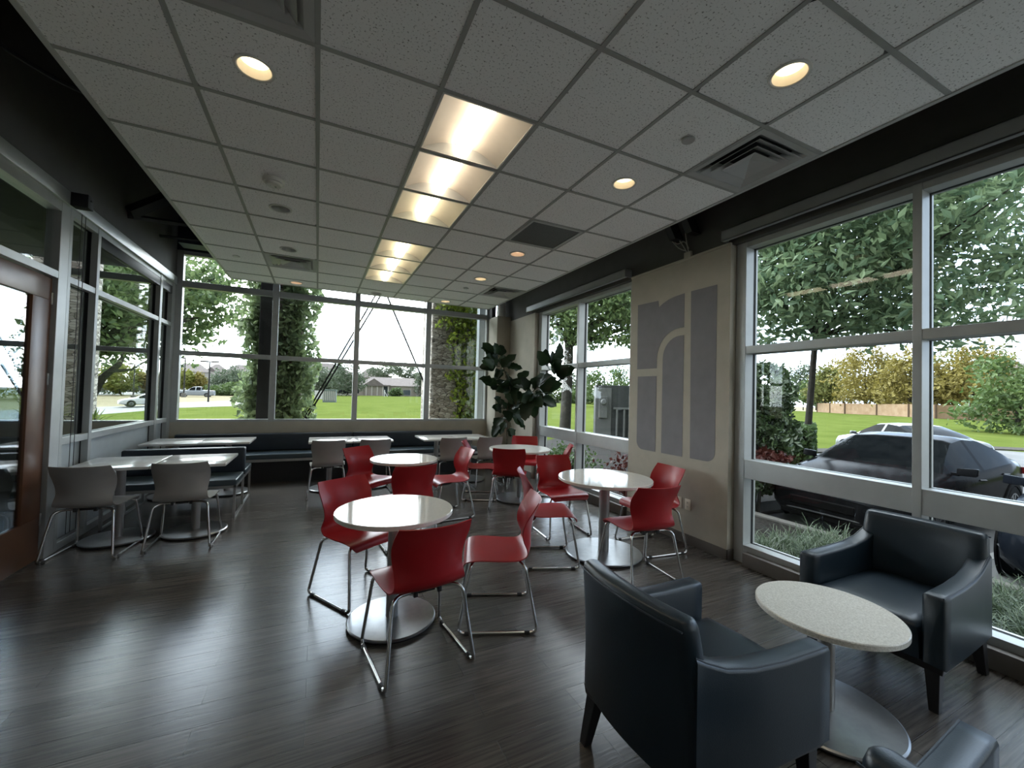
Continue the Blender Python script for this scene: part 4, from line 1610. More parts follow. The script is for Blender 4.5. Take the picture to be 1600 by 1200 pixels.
# left oak beyond the vestibule
lb = at_y(116, 655, 16.5)
E_ = [ell_px(165, 440, 16, 1.4, 1.0), ell_px(205, 470, 16.5, 1.5, 1.0), ell_px(235, 430, 17, 1.4, 1.0), ell_px(215, 520, 16.5, 1.3, .75), ell_px(170, 510, 16, 1.2, .8), ell_px(310, 470, 16, 1.2, .9), ell_px(335, 435, 16, 1.0, .8),
      ell_px(295, 430, 16.5, 1.2, .8), ell_px(350, 485, 15.5, .75, .6), ell_px(185, 548, 16.5, .9, .45), ell_px(292, 560, 17, .45, .30), ell_px(300, 515, 16.3, .9, .5), ell_px(240, 480, 17, 1.2, .8), ell_px(60, 430, 17, 1.8, 1.2), ell_px(20, 480, 18, 1.4, .8)]
tree('oak_tree', 'big oak with a leaning limb seen through the left glazing', (lb.x - .3, 16.5, -.45), E_, 15000, .19, M_oak, .22, seed=11,
     limbs=[([at_y(140, 625, 16.5), at_y(160, 590, 16.5), at_y(185, 570, 16.4), at_y(200, 545, 16.4)], (.12, .10, .08, .04)), ([at_y(170, 580, 16.4), at_y(205, 578, 16.3), at_y(235, 560, 16.3)], (.06, .04, .015))])
# pin oak over the near cars
E_ = [(12.0, 6.2, 6.2, 2.6, 2.4, 2.2), (10.2, 6.6, 5.4, 2.0, 1.9, 1.7), (10.6, 4.6, 6.0, 2.2, 1.9, 1.7), (12.6, 3.9, 5.4, 2.1, 1.7, 1.5), (9.5, 5.4, 4.2, 1.5, 1.4, .9), (11.4, 4.4, 4.0, 1.7, 1.4, .8), (13.5, 5.4, 4.1, 1.7, 1.4, .8),
      (9.3, 6.6, 7.2, 1.7, 1.6, 1.4), (10.2, 4.2, 8.0, 2.0, 1.8, 1.4), (13.2, 3.2, 4.2, 1.6, 1.1, .6), (12.5, 2.9, 6.9, 1.6, 1.4, 1.1), (9.0, 4.8, 5.6, 1.2, 1.2, 1.0), (8.7, 6.2, 4.6, 1.1, 1.1, .9)]
for px, R, py, r, rz in ((1190, 9.5, 400, 1.1, .9), (1195, 10, 330, 1.1, .8), (1215, 10, 470, 1.1, .6), (1285, 11, 500, 1.2, .5), (1350, 12, 470, 1.3, .7), (1400, 12, 515, 1.3, .4), (1300, 10.5, 400, 1.2, .9), (1400, 11, 350, 1.3, .9), (1480, 11, 480, 1.2, .55), (1530, 11.5, 520, 1.1, .4), (1490, 10.5, 330, 1.0, .9), (1585, 10, 290, .8, .7), (1200, 11, 520, 1.0, .35)):
    c = hray(px, R, py)
    E_.append((c.x, c.y, c.z, r, r, rz))
tree('pin_oak_tree', 'pin oak spreading over the parked cars outside the near window', (12.2, 6.75, -.6), E_, 34000, .19, M_oak_dark, .085, seed=21, sub=34, aspect=.42)
# tree with the thick trunk outside the window behind the tables
E_ = [(11.0, 16.75, 7.2, 2.6, 2.4, 2.0), (12.9, 16.2, 7.2, 2.4, 2.2, 1.7), (14.5, 15.0, 6.6, 2.4, 2.2, 1.6), (10.5, 17.2, 6.6, 2.0, 2.0, 1.6), (12.6, 13.8, 6.0, 2.0, 2.0, 1.4), (9.8, 16.2, 5.0, 1.3, 1.3, .9), (15.2, 13.2, 5.4, 2.0, 1.8, 1.1), (12.0, 15.2, 4.4, 1.4, 1.4, .6), (10.0, 15.4, 7.8, 1.8, 1.6, 1.2)]
for px, R, py, r, rz in ((855, 20, 480, 1.2, 1.0), (870, 20, 520, 1.1, .5), (925, 19, 500, 1.5, .9), (960, 19, 480, 1.6, 1.0), (975, 19, 525, 1.3, .5), (930, 20, 450, 1.6, 1.0), (880, 19, 450, 1.5, 1.0), (912, 20, 535, 1.1, .35)):
    c = hray(px, R, py)
    E_.append((c.x, c.y, c.z, r, r, rz))
tree('shade_tree', 'thick trunked tree on the lawn outside the window behind the round tables', (10.75, 16.6, -.42), E_, 22000, .23, M_oak, .27, seed=31)
# row of turning trees behind the fence
FT = [(1290, 93, 592, 3.0, 3.3, M_olive, 'small olive tree at the left end of the tree row behind the fence'),
      (1318, 92, 582, 3.8, 4.2, M_autumn, 'first golden tree of the row behind the fence, beside the olive one'),
      (1352, 84, 572, 4.6, 5.0, M_autumn, 'tallest golden tree of the row behind the fence'),
      (1392, 78, 590, 3.6, 4.0, M_olive, 'green gold tree of the row, left of the window mullion'),
      (1422, 76, 582, 4.0, 4.3, M_autumn, 'golden tree of the row half hidden by the window mullion'),
      (1478, 74, 584, 4.0, 4.5, M_olive, 'dull green tree of the row, right of the window mullion'),
      (1522, 76, 580, 4.2, 4.6, M_autumn, 'last golden tree of the row before the big green tree'),
      (1556, 86, 585, 4.0, 4.8, M_olive, 'olive tree behind the big green tree at the right edge')]
for i, (px, R, py, r, rz, m, lab) in enumerate(FT):
    Rt = R + 13 + 12 * (i % 2)
    c = hray(px, Rt, py + 6)
    b = hray(px, Rt, 652 if px > 1380 else 645)
    r, rz = r * 1.1 * Rt / (R + 16), rz * 1.1 * Rt / (R + 16)
    ells = [(c.x, c.y, c.z, r * .8, r * .8, rz * .75), (c.x, c.y, max(c.z - rz * .62, b.z + 1.7 + rz * .5), r * 1.1, r * 1.1, rz * .5), (c.x, c.y, c.z + rz * .5, r * .5, r * .5, rz * .5)]
    tree('autumn_tree', lab, (b.x, b.y, b.z), ells, 3600, .58, m, .25, 'trees behind the wooden fence', seed=40 + i, sub=44)
c = hray(1592, 52, 612)
tree('green_tree', 'big fresh green tree in front of the fence at the right edge', tuple(hray(1592, 52, 668)), [(c.x, c.y, c.z, 3.0, 3.0, 2.6), (c.x - .6, c.y + .8, c.z - 1.8, 2.6, 2.6, 1.5)], 3500, .42, M_green, .2, seed=52, sub=40)
# trees and shrubs far off
FAR = [('distant_tree', 187, 100, 592, 2.6, 2.3, M_lime, 614, 'small lime green tree in the car park seen through the left glazing'),
       ('distant_tree', 238, 100, 597, 2.0, 1.9, M_autumn, 613, 'small orange tree in the car park beside the lime green one'),
       ('distant_tree', 222, 115, 596, 2.0, 2.4, M_far_hazed, 612, 'dull green tree in the car park between the lime and the orange ones'),
       ('distant_tree', 292, 112, 594, 1.6, 2.0, M_lime, 612, 'lime tree in front of the houses, left of the light pole'),
       ('distant_tree', 309, 112, 597, 1.6, 1.8, M_autumn, 613, 'golden small tree touching the lime one in front of the houses'),
       ('distant_tree', 360, 118, 592, 4.0, 2.6, M_far_hazed, 612, 'wide grey green tree beside the ivy column'),
       ('distant_shrub', 360, 104, 609, 3.6, 1.5, M_green, 617, 'long green shrub at the edge of the car park, right of the pickup'),
       ('distant_shrub', 400, 100, 606, 3.0, 2.0, M_green, 618, 'rounded green shrub half behind the ivy column'),
       ('distant_tree', 478, 128, 592, 4.4, 4.4, M_far_hazed, 614, 'grey green tree next to the ivy column on the right'),
       ('distant_tree', 513, 124, 596, 4.2, 3.6, M_far_hazed, 616, 'round grey green tree behind the utility boxes'),
       ('distant_tree', 543, 110, 590, 3.8, 4.2, M_far_hazed, 616, 'tall grey green tree left of the low tan building'),
       ('distant_tree', 600, 170, 578, 6.0, 3.6, M_far_hazed, 610, 'broad tree rising behind the roof of the low tan building'),
       ('distant_tree', 636, 175, 580, 4.6, 3.0, M_far_hazed, 612, 'second tree behind the roof of the low tan building, to its right'),
       ('distant_tree', 668, 120, 598, 3.2, 4.6, M_far_hazed, 618, 'grey green tree at the right end of the low tan building'),
       ('distant_shrub', 618, 116, 612.5, 1.7, 1.0, M_hedge, 617, 'dark rounded shrub in front of the low tan building'),
       ('distant_tree', 948, 75, 601, 4.0, 3.4, M_green, 626, 'round green tree on the far lawn behind the utility cabinet'),
       ('distant_tree', 902, 110, 600, 4.0, 4.0, M_far_hazed, 625, 'distant tree just right of the thick trunk'),
       ('distant_shrub', 905, 100, 617, 4.5, 2.2, M_green, 626, 'wide shrub at the far lawn edge right of the thick trunk'),
       ('distant_shrub', 858, 100, 616, 4.0, 2.2, M_green, 626, 'wide shrub at the far lawn edge left of the thick trunk'),
       ('distant_shrub', 950, 98, 620, 4.5, 2.0, M_green, 628, 'wide shrub at the far lawn edge behind the utility cabinet'),
       ('distant_tree', 1275, 125, 612, 3.4, 3.6, M_green, 640, 'dark green tree beside the left end of the wooden fence'),
       ('distant_tree', 1255, 130, 600, 3.4, 5.0, M_far_hazed, 640, 'grey green tree far off behind the tall shrub'),
       ('distant_tree', 30, 90, 575, 5.5, 4.5, M_far_hazed, 615, 'distant tree seen through the wooden door'),
       ('distant_tree', 120, 110, 585, 6.0, 5.0, M_far_hazed, 612, 'distant tree seen past the stone column by the door')]
for i, (nm, px, R, py, r, rz, m, bpy_, lab) in enumerate(FAR):
    c = hray(px, R, py)
    b = hray(px, R, bpy_)
    tree(nm, lab, (b.x, b.y, b.z), [(c.x, c.y, c.z, r, r, rz), (c.x + .4 * r, c.y, c.z - .3 * rz, r * .7, r * .7, rz * .6), (c.x - .4 * r, c.y, c.z - .3 * rz, r * .7, r * .7, rz * .6)], 3000, .52 if R < 120 else .62, m, .12, 'far trees and shrubs', seed=70 + i, sub=30,
         cat='tree' if 'tree' in nm else 'shrub')


# ---- shrubs by the building
def shrub(name, label, base, ells, n, size, m, cat='shrub', seed=3, stems=3, **kw):
    t = thing(name, label, cat, base)
    bm = B()
    c = Vector(ells[0][:3]) - Vector(base)
    for k in range(stems):
        a = 2 * PI * k / stems
        tube(bm, [Vector((.06 * math.cos(a), .06 * math.sin(a), -.08)), Vector((.12 * math.cos(a), .12 * math.sin(a), c.z * .5)), c + Vector((.2 * math.cos(a), .2 * math.sin(a), .1))], [.03, .022, .008], 6)
    part('stems', bm, M_trunk, t)
    leaves_part('foliage', clumps(ells, n, seed, **{k: v for k, v in kw.items() if k in ('sub', 'spread', 'shell')}), m, t, size, seed, base, **{k: v for k, v in kw.items() if k not in ('sub', 'spread', 'shell')})
    return t


shrub('tall_shrub', 'tall glossy dark green shrub outside the near window beside the black car', (7.0, 4.72, -.28), [(7.0, 4.72, 1.0, .68, .66, .85), (7.0, 4.74, 1.70, .62, .62, .55), (7.0, 4.68, .35, .62, .60, .45)], 9500, .13, M_shrub, seed=5, sub=400, spread=.10, shell=.6, aspect=.5)
shrub('red_shrub', 'low red leaved shrub under the tall glossy shrub', (6.5, 4.32, -.22), [(6.5, 4.15, .62, .30, .26, .12)], 380, .12, M_redleaf, seed=6, sub=40)
shrub('low_shrub', 'low dark shrub at the foot of the tall glossy shrub', (6.35, 4.5, -.27), [(6.35, 4.55, .16, .35, .34, .28)], 700, .11, M_shrub, seed=7, sub=60)
shrub('red_shrub', 'low red leaved shrub behind the lowest pane near the painted wall', (4.7, 5.2, -.22), [(4.7, 5.2, .25, .5, .55, .35)], 600, .09, M_redleaf, seed=8, sub=60)
shrub('low_shrub', 'low grey green shrub behind the lowest pane near the fig plant', (5.0, 7.4, -.22), [(5.0, 7.4, .15, .5, .7, .3)], 800, .08, M_hedge, seed=9, sub=60)
hp = []
rg = np.random.default_rng(77)
for _ in range(4200):
    u, v, w = rg.uniform(0, 1, 3)
    f = rg.integers(0, 3)
    x, y, z = u, v, w
    if f == 0: x = 0.0
    if f == 1: y = 0.0
    if f == 2: z = 1.0
    hp.append((x, y, z))
hp = np.array(hp) + rg.normal(size=(4200, 3)) * .015
ha = math.radians(28)
ux, uy = np.array([math.cos(ha), math.sin(ha), 0]), np.array([-math.sin(ha), math.cos(ha), 0])
H0 = np.array([10.4, 5.55, -.42])
HP = H0 + hp[:, :1] * ux * 3.6 + hp[:, 1:2] * uy * 1.1 + hp[:, 2:] * np.array([0, 0, 1.30])
t = thing('clipped_hedge', 'clipped green hedge between the tall shrub and the parked cars', 'hedge', tuple(H0))
bm = B()
hexa(bm, [tuple(ux * a + uy * b) for a, b in ((.1, .1), (3.5, .1), (3.5, 1.0), (.1, 1.0))], [tuple(ux * a + uy * b + np.array([0, 0, 1.2])) for a, b in ((.1, .1), (3.5, .1), (3.5, 1.0), (.1, 1.0))])
part('branches', bm, M_trunk, t, 0)
leaves_part('foliage', HP, M_hedge, t, .12, 4, H0)

# lilyturf carpeting the bed
bl = []
bf = []
rg = np.random.default_rng(12)
for c in range(430):
    cx, cy = rg.uniform(4.14, 5.80), rg.uniform(-1.6, 3.1)
    for b in range(24):
        a, ln, ben = rg.uniform(0, 2 * PI), rg.uniform(.24, .40), rg.uniform(.4, 1.0)
        dx, dy = math.cos(a), math.sin(a)
        sx, sy = -dy * .0065, dx * .0065
        x0, y0 = cx + rg.normal() * .05, cy + rg.normal() * .05
        k = len(bl)
        for i in range(4):
            u = i / 3
            r_ = ln * .75 * u * (.25 + .75 * u * ben)
            h_ = ln * (u - .62 * ben * u * u) * 1.05
            w = 1 - .75 * u
            for s in (-1, 1):
                bl.append((x0 + dx * r_ + s * sx * w, y0 + dy * r_ + s * sy * w, -.22 + max(h_, 0)))
        for i in range(3):
            bf.append((k + 2 * i, k + 2 * i + 1, k + 2 * i + 3, k + 2 * i + 2))
lily = part('lilyturf_grass', (bl, bf), M_blade, None, 0)
tag(lily, 'strappy dark green lilyturf carpeting the bed under the near window', 'grass', None, 'stuff')


# ---- stone columns, ivy and guy cables of the porch
def stone_column(label, x0, x1, y0, y1):
    cx, cy = (x0 + x1) / 2, (y0 + y1) / 2
    t = thing('stone_column', label, 'column', (cx, cy, -.42), 0, 'stone columns outside the far glazing')
    part('shaft', box(B(), (x0 - cx, y0 - cy, 0), (x1 - cx, y1 - cy, 5.2), .03), M_stone, t, 0)
    part('base_course', box(B(), (x0 - cx - .06, y0 - cy - .06, 0), (x1 - cx + .06, y1 - cy + .06, .5), .03), M_stone, t, 0)
    return t


stone_column('stone column wrapped in ivy, second from the left outside the far glazing', -1.15, -.30, 9.35, 10.2)
stone_column('stone column outside the far glazing at the right, ivy on its right half', 2.36, 3.52, 9.35, 10.3)
stone_column('stone column beyond the vestibule, left of the left glazing', -4.25, -3.58, 9.3, 9.9)


def ivy(label, boxes, n, size, m, seed):
    rg = np.random.default_rng(seed)
    P = []
    vol = np.array([(b[1] - b[0]) * (b[5] - b[4]) for b in boxes])
    for b, c in zip(boxes, (n * vol / vol.sum()).astype(int)):
        q = rg.uniform(0, 1, (c, 3))
        P.append(np.stack([b[0] + (b[1] - b[0]) * q[:, 0] + .07 * np.sin(q[:, 2] * 23 + seed), b[2] + (b[3] - b[2]) * q[:, 1], b[4] + (b[5] - b[4]) * q[:, 2]], 1))
    P = np.concatenate(P)
    base = (float(P[:, 0].mean()), float(P[:, 1].mean()), -.42)
    t = thing('climbing_ivy', label, 'ivy', base, 0, 'ivy on the stone columns')
    bm = B()
    for k in range(5):
        b = boxes[k % len(boxes)]
        x = b[0] + (b[1] - b[0]) * (.2 + .15 * k)
        tube(bm, [Vector((x, b[3], -.42 - .1)) - Vector(base), Vector((x + .1, b[3], 1.2)) - Vector(base), Vector((x - .05, b[3], 2.6)) - Vector(base), Vector((x + .08, b[3], 4.2)) - Vector(base)], [.02, .016, .012, .006], 5)
    part('vines', bm, M_trunk, t)
    leaves_part('leaves', P, m, t, size, seed, base, droop=.4)
    return t


ivy('thick dark ivy covering the stone column left of the middle panes', [(-1.36, -1.0, 9.0, 10.0, -.4, 4.7), (-.45, -.02, 9.0, 9.9, -.4, 4.7), (-1.2, -.98, 9.12, 9.33, -.4, 4.7), (-.72, -.3, 9.0, 9.33, -.4, 4.7)], 8200, .135, M_ivy, 3)
ivy('ivy with yellow green young leaves on the right stone column', [(2.9, 3.5, 9.05, 9.33, -.4, 1.8), (2.75, 3.5, 9.05, 9.33, 1.8, 4.7), (2.45, 3.4, 9.1, 9.33, 3.0, 4.7)], 2600, .12, M_ivy_light, 4)
ivy('dark ivy along the right edge of the right stone column', [(3.15, 3.75, 9.0, 9.4, -.4, 4.7)], 1500, .13, M_ivy, 5)
tag(part('steel_post', box(B(), (-1.02, 8.92, -.42), (-.78, 9.08, 4.6), .006), M_pole, None, 0), 'dark steel post standing in the ivy outside the far glazing', 'post', 'steel posts outside the far glazing')
tag(part('steel_post', box(B(), (3.20, 8.50, -.42), (3.46, 8.66, 4.6), .006), M_panel, None, 0), 'grey blue steel post right of the ivied stone column', 'post', 'steel posts outside the far glazing')
# porch beam that the cables hang from
tag(part('porch_beam', box(B(), (-5.0, 9.2, 4.7), (4.6, 9.45, 5.1)), M_pole, None, 0), 'dark beam along the top of the stone columns', 'beam')


def guy_cable(label, p0, p1, turn):
    t = thing('guy_cable', label, 'cable', tuple(p1), 0, 'steel guy cables outside the far glazing')
    o = Vector(p1)
    d = (Vector(p0) - o)
    bm = B()
    tube(bm, [Vector((0, 0, 0)), d], .019, 6)
    part('cable', bm, M_cable, t)
    if turn:
        u = d.normalized()
        s = u.cross(Vector((0, 1, 0))).normalized()
        bm = B()
        for k in (-1, 1):
            tube(bm, fillet([u * .42, u * .45 + s * k * .035, u * .72 + s * k * .035, u * .75], .03, 4), .010, 6)
        tube(bm, [u * .28, u * .46], .016, 6)
        tube(bm, [u * .70, u * .90], .016, 6)
        part('turnbuckle', bm, M_cable, t)
    return t


def ext(a, b, k):
    return b + (b - a) * k


A1, A2, A3 = at_y(597, 458, 9.28), at_y(586, 464, 9.28), at_y(603, 458, 9.28)
guy_cable('front one of two parallel guy cables slanting down to the left', ext(at_y(487, 640, 9.28), A1, .12), ext(A1, at_y(487, 640, 9.28), .22), True)
guy_cable('rear one of two parallel guy cables slanting down to the left', ext(at_y(487, 643, 9.5), at_y(586, 464, 9.5), .2), ext(at_y(586, 464, 9.5), at_y(481, 643, 9.5), .2), True)
guy_cable('single guy cable slanting down to the right', ext(at_y(663, 599, 9.28), A3, .18), ext(A3, at_y(663, 599, 9.28), .05), False)

# yuccas in a planter beyond the vestibule
t = thing('planter_box', 'dark planter box at the foot of the stone column beyond the vestibule', 'planter', (-3.75, 8.85, -.42))
bm = B()
box(bm, (-.75, -.38, 0), (.8, .38, 1.25), .01)
part('box', bm, M_cab, t, 0)
part('soil', box(B(), (-.70, -.34, 1.24), (.75, .34, 1.265)), M_mulch, t, 0)
for k, (x, y, hgt, lab) in enumerate(((-3.22, 8.78, .42, 'yucca with long drooping blades, right end of the planter'), (-3.85, 8.8, .62, 'taller yucla'.replace('yucla', 'yucca') + ' in the planter in front of the stone column'))):
    t = thing('yucca_plant', lab, 'plant', (x, y, .84), 0, 'yuccas in the planter')
    rg = np.random.default_rng(90 + k)
    bm = B()
    for i in range(26):
        a = rg.uniform(0, 2 * PI)
        el = rg.uniform(.15, 1.35)
        ln = hgt * rg.uniform(.7, 1.05)
        d = Vector((math.cos(a) * math.cos(el), math.sin(a) * math.cos(el), math.sin(el)))
        s = d.cross(Vector((0, 0, 1))).normalized() * .022
        rows = []
        for q in range(5):
            u = q / 4
            c = d * ln * u - Vector((0, 0, .25 * ln * u * u * math.cos(el)))
            w = max(.08, math.sin(PI * min(1, .25 + .75 * u)))
            rows.append([c - s * w, c + Vector((0, 0, -.004)), c + s * w])
        grid(bm, rows)
    part('blades', bm, M_yucca, t, 0)
    bm = B()
    tube(bm, [(0, 0, -.02), (0, 0, .12)], .04, 8)
    part('stem', bm, M_trunk, t)

# ================================================================ CARS, FENCE, HOUSES, STREET FURNITURE
SHAPES = {
    'sedan': dict(L=2.3, top=[(2.3, .60), (2.2, .69), (1.9, .80), (1.3, .92), (.95, .98), (.60, 1.18), (.15, 1.38), (-.3, 1.43), (-.8, 1.40), (-1.2, 1.27), (-1.65, 1.09), (-2.1, 1.05), (-2.25, 1.0), (-2.3, .92)],
                  belt=[(2.3, .56), (1.9, .76), (.95, .92), (0, .94), (-1.6, 1.01), (-2.3, .90)], ws=(.18, .92), rw=(-1.62, -.85), sw=(-1.45, .72), pil=(-.32,), wb=1.35),
    'suv': dict(L=2.35, top=[(2.35, .75), (2.2, .88), (1.8, 1.0), (1.1, 1.08), (.85, 1.12), (.35, 1.50), (0, 1.66), (-.6, 1.70), (-1.6, 1.66), (-2.0, 1.55), (-2.25, 1.15), (-2.35, .95)],
                belt=[(2.35, .70), (1.8, .95), (.85, 1.05), (-2.1, 1.12), (-2.35, .92)], ws=(.2, .85), rw=(-2.28, -1.85), sw=(-1.95, .55), pil=(-.25, -1.2), wb=1.4),
    'pickup': dict(L=2.75, top=[(2.75, .85), (2.6, .98), (2.2, 1.08), (1.4, 1.14), (1.1, 1.18), (.6, 1.58), (.2, 1.76), (-.3, 1.80), (-.85, 1.77), (-.98, 1.3), (-1.0, 1.18), (-2.6, 1.16), (-2.75, 1.12)],
                   belt=[(2.75, .80), (2.2, 1.02), (1.1, 1.12), (-1.0, 1.15), (-2.75, 1.10)], ws=(.4, 1.1), rw=(-1.0, -.85), sw=(-.85, .75), pil=(-.15,), wb=1.75),
}


def itp(keys, x):
    ks = sorted(keys)
    return float(np.interp(x, [k[0] for k in ks], [k[1] for k in ks]))


def car(name, label, shape, loc, heading, paint, group=None, detail=True):
    S = SHAPES[shape]
    t = thing(name, label, 'car', loc, heading, group)
    L = S['L']
    xs = sorted(set(np.round(np.linspace(-L, L, 48), 3)) | {round(v, 3) for v in (*S['ws'], *S['rw'], *S['sw'])})
    wid = [(L, .60), (L - .12, .74), (L - .45, .85), (L - 1.0, .89), (0, .90), (-L + .9, .89), (-L + .3, .84), (-L + .08, .76), (-L, .66)]
    rows = []
    for x in xs:
        zt, zb, w = itp(S['top'], x), itp(S['belt'], x), itp(wid, x)
        zb = min(zb, zt - .02)
        z0 = .22 + (.06 if abs(x) > L - .25 else 0)
        wr = w * .95 - max(0, zt - zb) * .50
        half = [(w * .86, z0), (w * .985, z0 + .10), (w, z0 + (zb - z0) * .55), (w * .985, zb - .06), (w * .95, zb), (wr, zt - .045 if zt - zb > .1 else zb + (zt - zb) * .5), (wr * .86, zt - .012), (wr * .45, zt + .004), (0, zt + .008)]
        rows.append([(x, y, z) for y, z in half] + [(x, -y, z) for y, z in half[-2::-1]])
    n = len(rows[0])
    kinds = {'body': B(), 'windscreen': B(), 'rear_window': B(), 'side_window': B(), 'side_window_b': B()}
    idx = {k: {} for k in kinds}

    def V(kind, i, k):
        if (i, k) not in idx[kind]:
            idx[kind][(i, k)] = kinds[kind].verts.new(rows[i][k])
        return idx[kind][(i, k)]
    for i in range(len(xs) - 1):
        xm = (xs[i] + xs[i + 1]) / 2
        for k in range(n - 1):
            kind = 'body'
            mid = 5 <= k <= n - 7
            tall = itp(S['top'], xm) - itp(S['belt'], xm)
            if mid and S['ws'][0] < xm < S['ws'][1]:
                kind = 'windscreen'
            elif mid and S['rw'][0] < xm < S['rw'][1] and tall > .05:
                kind = 'rear_window'
            elif k in (4, n - 6) and S['sw'][0] < xm < S['sw'][1] and tall > .12 and not any(abs(xm - p) < .055 for p in S['pil']):
                kind = 'side_window' if k == 4 else 'side_window_b'
            kinds[kind].faces.new((V(kind, i, k), V(kind, i, k + 1), V(kind, i + 1, k + 1), V(kind, i + 1, k)))
    kinds['body'].faces.new([V('body', 0, k) for k in range(n)])
    kinds['body'].faces.new([V('body', len(xs) - 1, k) for k in range(n)][::-1])
    body = part('body', kinds['body'], paint, t, 40)
    for k in ('windscreen', 'rear_window', 'side_window', 'side_window_b'):
        part(k.replace('_b', ''), kinds[k], M_carglass, t, 40)
    for sx in (1, -1):
        for sy in (1, -1):
            bm = B()
            prof = [(.20, -.10), (.30, -.105), (.325, -.08), (.325, .08), (.30, .105), (.20, .10)]
            for r0 in (prof,):
                lathe(bm, r0, 28)
            bmesh.ops.rotate(bm, verts=bm.verts[:], cent=(0, 0, 0), matrix=Matrix.Rotation(PI / 2, 3, 'X'))
            bmesh.ops.translate(bm, verts=bm.verts[:], vec=(sx * S['wb'], sy * .80, .325))
            wh = part('wheel', bm, M_tyre, t)
            bm = B()
            for q in range(10):
                a = 2 * PI * q / 10
                c, s_ = math.cos(a), math.sin(a)
                hexa(bm, [(c * .04 - s_ * .018, s_ * .04 + c * .018, .07), (c * .04 + s_ * .018, s_ * .04 - c * .018, .07), (c * .20 + s_ * .03, s_ * .20 - c * .03, .08), (c * .20 - s_ * .03, s_ * .20 + c * .03, .08)],
                     [(c * .04 - s_ * .018, s_ * .04 + c * .018, .10), (c * .04 + s_ * .018, s_ * .04 - c * .018, .10), (c * .20 + s_ * .03, s_ * .20 - c * .03, .10), (c * .20 - s_ * .03, s_ * .20 + c * .03, .10)])
            lathe(bm, [(.185, .07), (.215, .07), (.215, .106), (.195, .106), (.185, .07)], 28)
            lathe(bm, [(0, .07), (.05, .07), (.05, .105), (0, .108)], 16)
            bmesh.ops.rotate(bm, verts=bm.verts[:], cent=(0, 0, 0), matrix=Matrix.Rotation(-sy * PI / 2, 3, 'X'))
            bmesh.ops.translate(bm, verts=bm.verts[:], vec=(sx * S['wb'], sy * .80, .325))
            part('rim', bm, M_rim, wh, 30)
            bm = B()
            lathe(bm, [(.33, .0), (.385, .0), (.385, .02), (.33, .02), (.33, 0)], 28)
            bmesh.ops.rotate(bm, verts=bm.verts[:], cent=(0, 0, 0), matrix=Matrix.Rotation(-sy * PI / 2, 3, 'X'))
            bmesh.ops.translate(bm, verts=bm.verts[:], vec=(sx * S['wb'], sy * .885, .325))
            part('wheel_arch', bm, M_tyre, t, 30)
    for sy in (1, -1):
        zb = itp(S['belt'], L - .25)
        bm = B()
        hexa(bm, [(L - .06, sy * .40, zb - .10), (L - .42, sy * .835, zb - .06), (L - .46, sy * .80, zb - .06), (L - .16, sy * .40, zb - .10)], [(L - .10, sy * .42, zb + .02), (L - .48, sy * .82, zb + .07), (L - .50, sy * .78, zb + .07), (L - .20, sy * .42, zb + .02)])
        part('headlight', bm, M_headlamp, t, 0)
        bm = B()
        zb = itp(S['belt'], -L + .1)
        hexa(bm, [(-L - .012, sy * .42, zb - .16), (-L + .25, sy * .858, zb - .12), (-L + .28, sy * .80, zb - .12), (-L + .08, sy * .42, zb - .16)], [(-L - .008, sy * .42, zb - .03), (-L + .25, sy * .85, zb - .01), (-L + .28, sy * .80, zb - .01), (-L + .08, sy * .42, zb - .03)])
        part('tail_light', bm, M_taillamp, t, 0)
        if detail:
            bm = B()
            xm = S['ws'][1] - .18
            zb = itp(S['belt'], xm)
            hexa(bm, [(xm - .06, sy * .90, zb + .03), (xm + .06, sy * .90, zb + .03), (xm + .03, sy * 1.09, zb + .03), (xm - .08, sy * 1.09, zb + .05)], [(xm - .06, sy * .90, zb + .12), (xm + .04, sy * .90, zb + .13), (xm + .0, sy * 1.09, zb + .14), (xm - .08, sy * 1.09, zb + .14)], .015)
            box(bm, (xm - .03, sy * .84, zb + .02), (xm + .03, sy * .92, zb + .06))
            part('door_mirror', bm, paint, t, 30)
            for xh in (-.15, -1.05):
                bm = B()
                zb2 = itp(S['belt'], xh)
                tube(bm, [(xh - .09, sy * .885, zb2 - .13), (xh, sy * .925, zb2 - .12), (xh + .09, sy * .885, zb2 - .12)], .014, 6)
                part('door_handle', bm, M_rim, t)
    if detail:
        bm = B()
        box(bm, (L - .10, -.42, .40), (L + .012, .42, .53), .02)
        box(bm, (L - .12, -.55, .24), (L + .008, .55, .33), .02)
        part('grille', bm, M_tyre, t, 0)
        bm = B()
        tube(bm, fillet([(L - .30, -.80, .45), (L - .02, -.55, .33), (L + .014, -.3, .345), (L + .014, .3, .345), (L - .02, .55, .33), (L - .30, .80, .45)], .12), .012, 6)
        part('chrome_trim', bm, M_rim, t)
    part('license_plate', box(B(), (-L - .014, -.26, .66), (-L + .05, .26, .78), .004), M_plate, t, 0)
    return t


car('sedan_car', 'black sedan parked nose to the kerb outside the near window', 'sedan', (8.80, 3.38, zlot(8.7)), N(180), M_carblack)
car('sedan_car', 'silver grey sedan parked behind the black one, its tail towards the lawn', 'sedan', (17.6, 6.75, zlot(17.6)), N(56), M_carsilver)
car('sedan_car', 'dark car with only its front corner in view at the right edge', 'sedan', (8.62, .93, zlot(8.6)), N(180), M_carblue)
FC = 'cars in the far car park'


bpy.context.view_layer.update()


def far_car(name, label, shape, px, py, R, hd, m):
    p = hray(px, R, py)
    hit = sc.ray_cast(bpy.context.evaluated_depsgraph_get(), Vector((p.x, p.y, 6.0)), Vector((0, 0, -1)))
    if hit[0] and hit[4].name.split('.')[0] in ('car_park_far', 'road', 'verge', 'lawn'):
        p.z = hit[1].z + .005
    car(name, label, shape, (p.x, p.y, p.z), hd, m, FC, False)


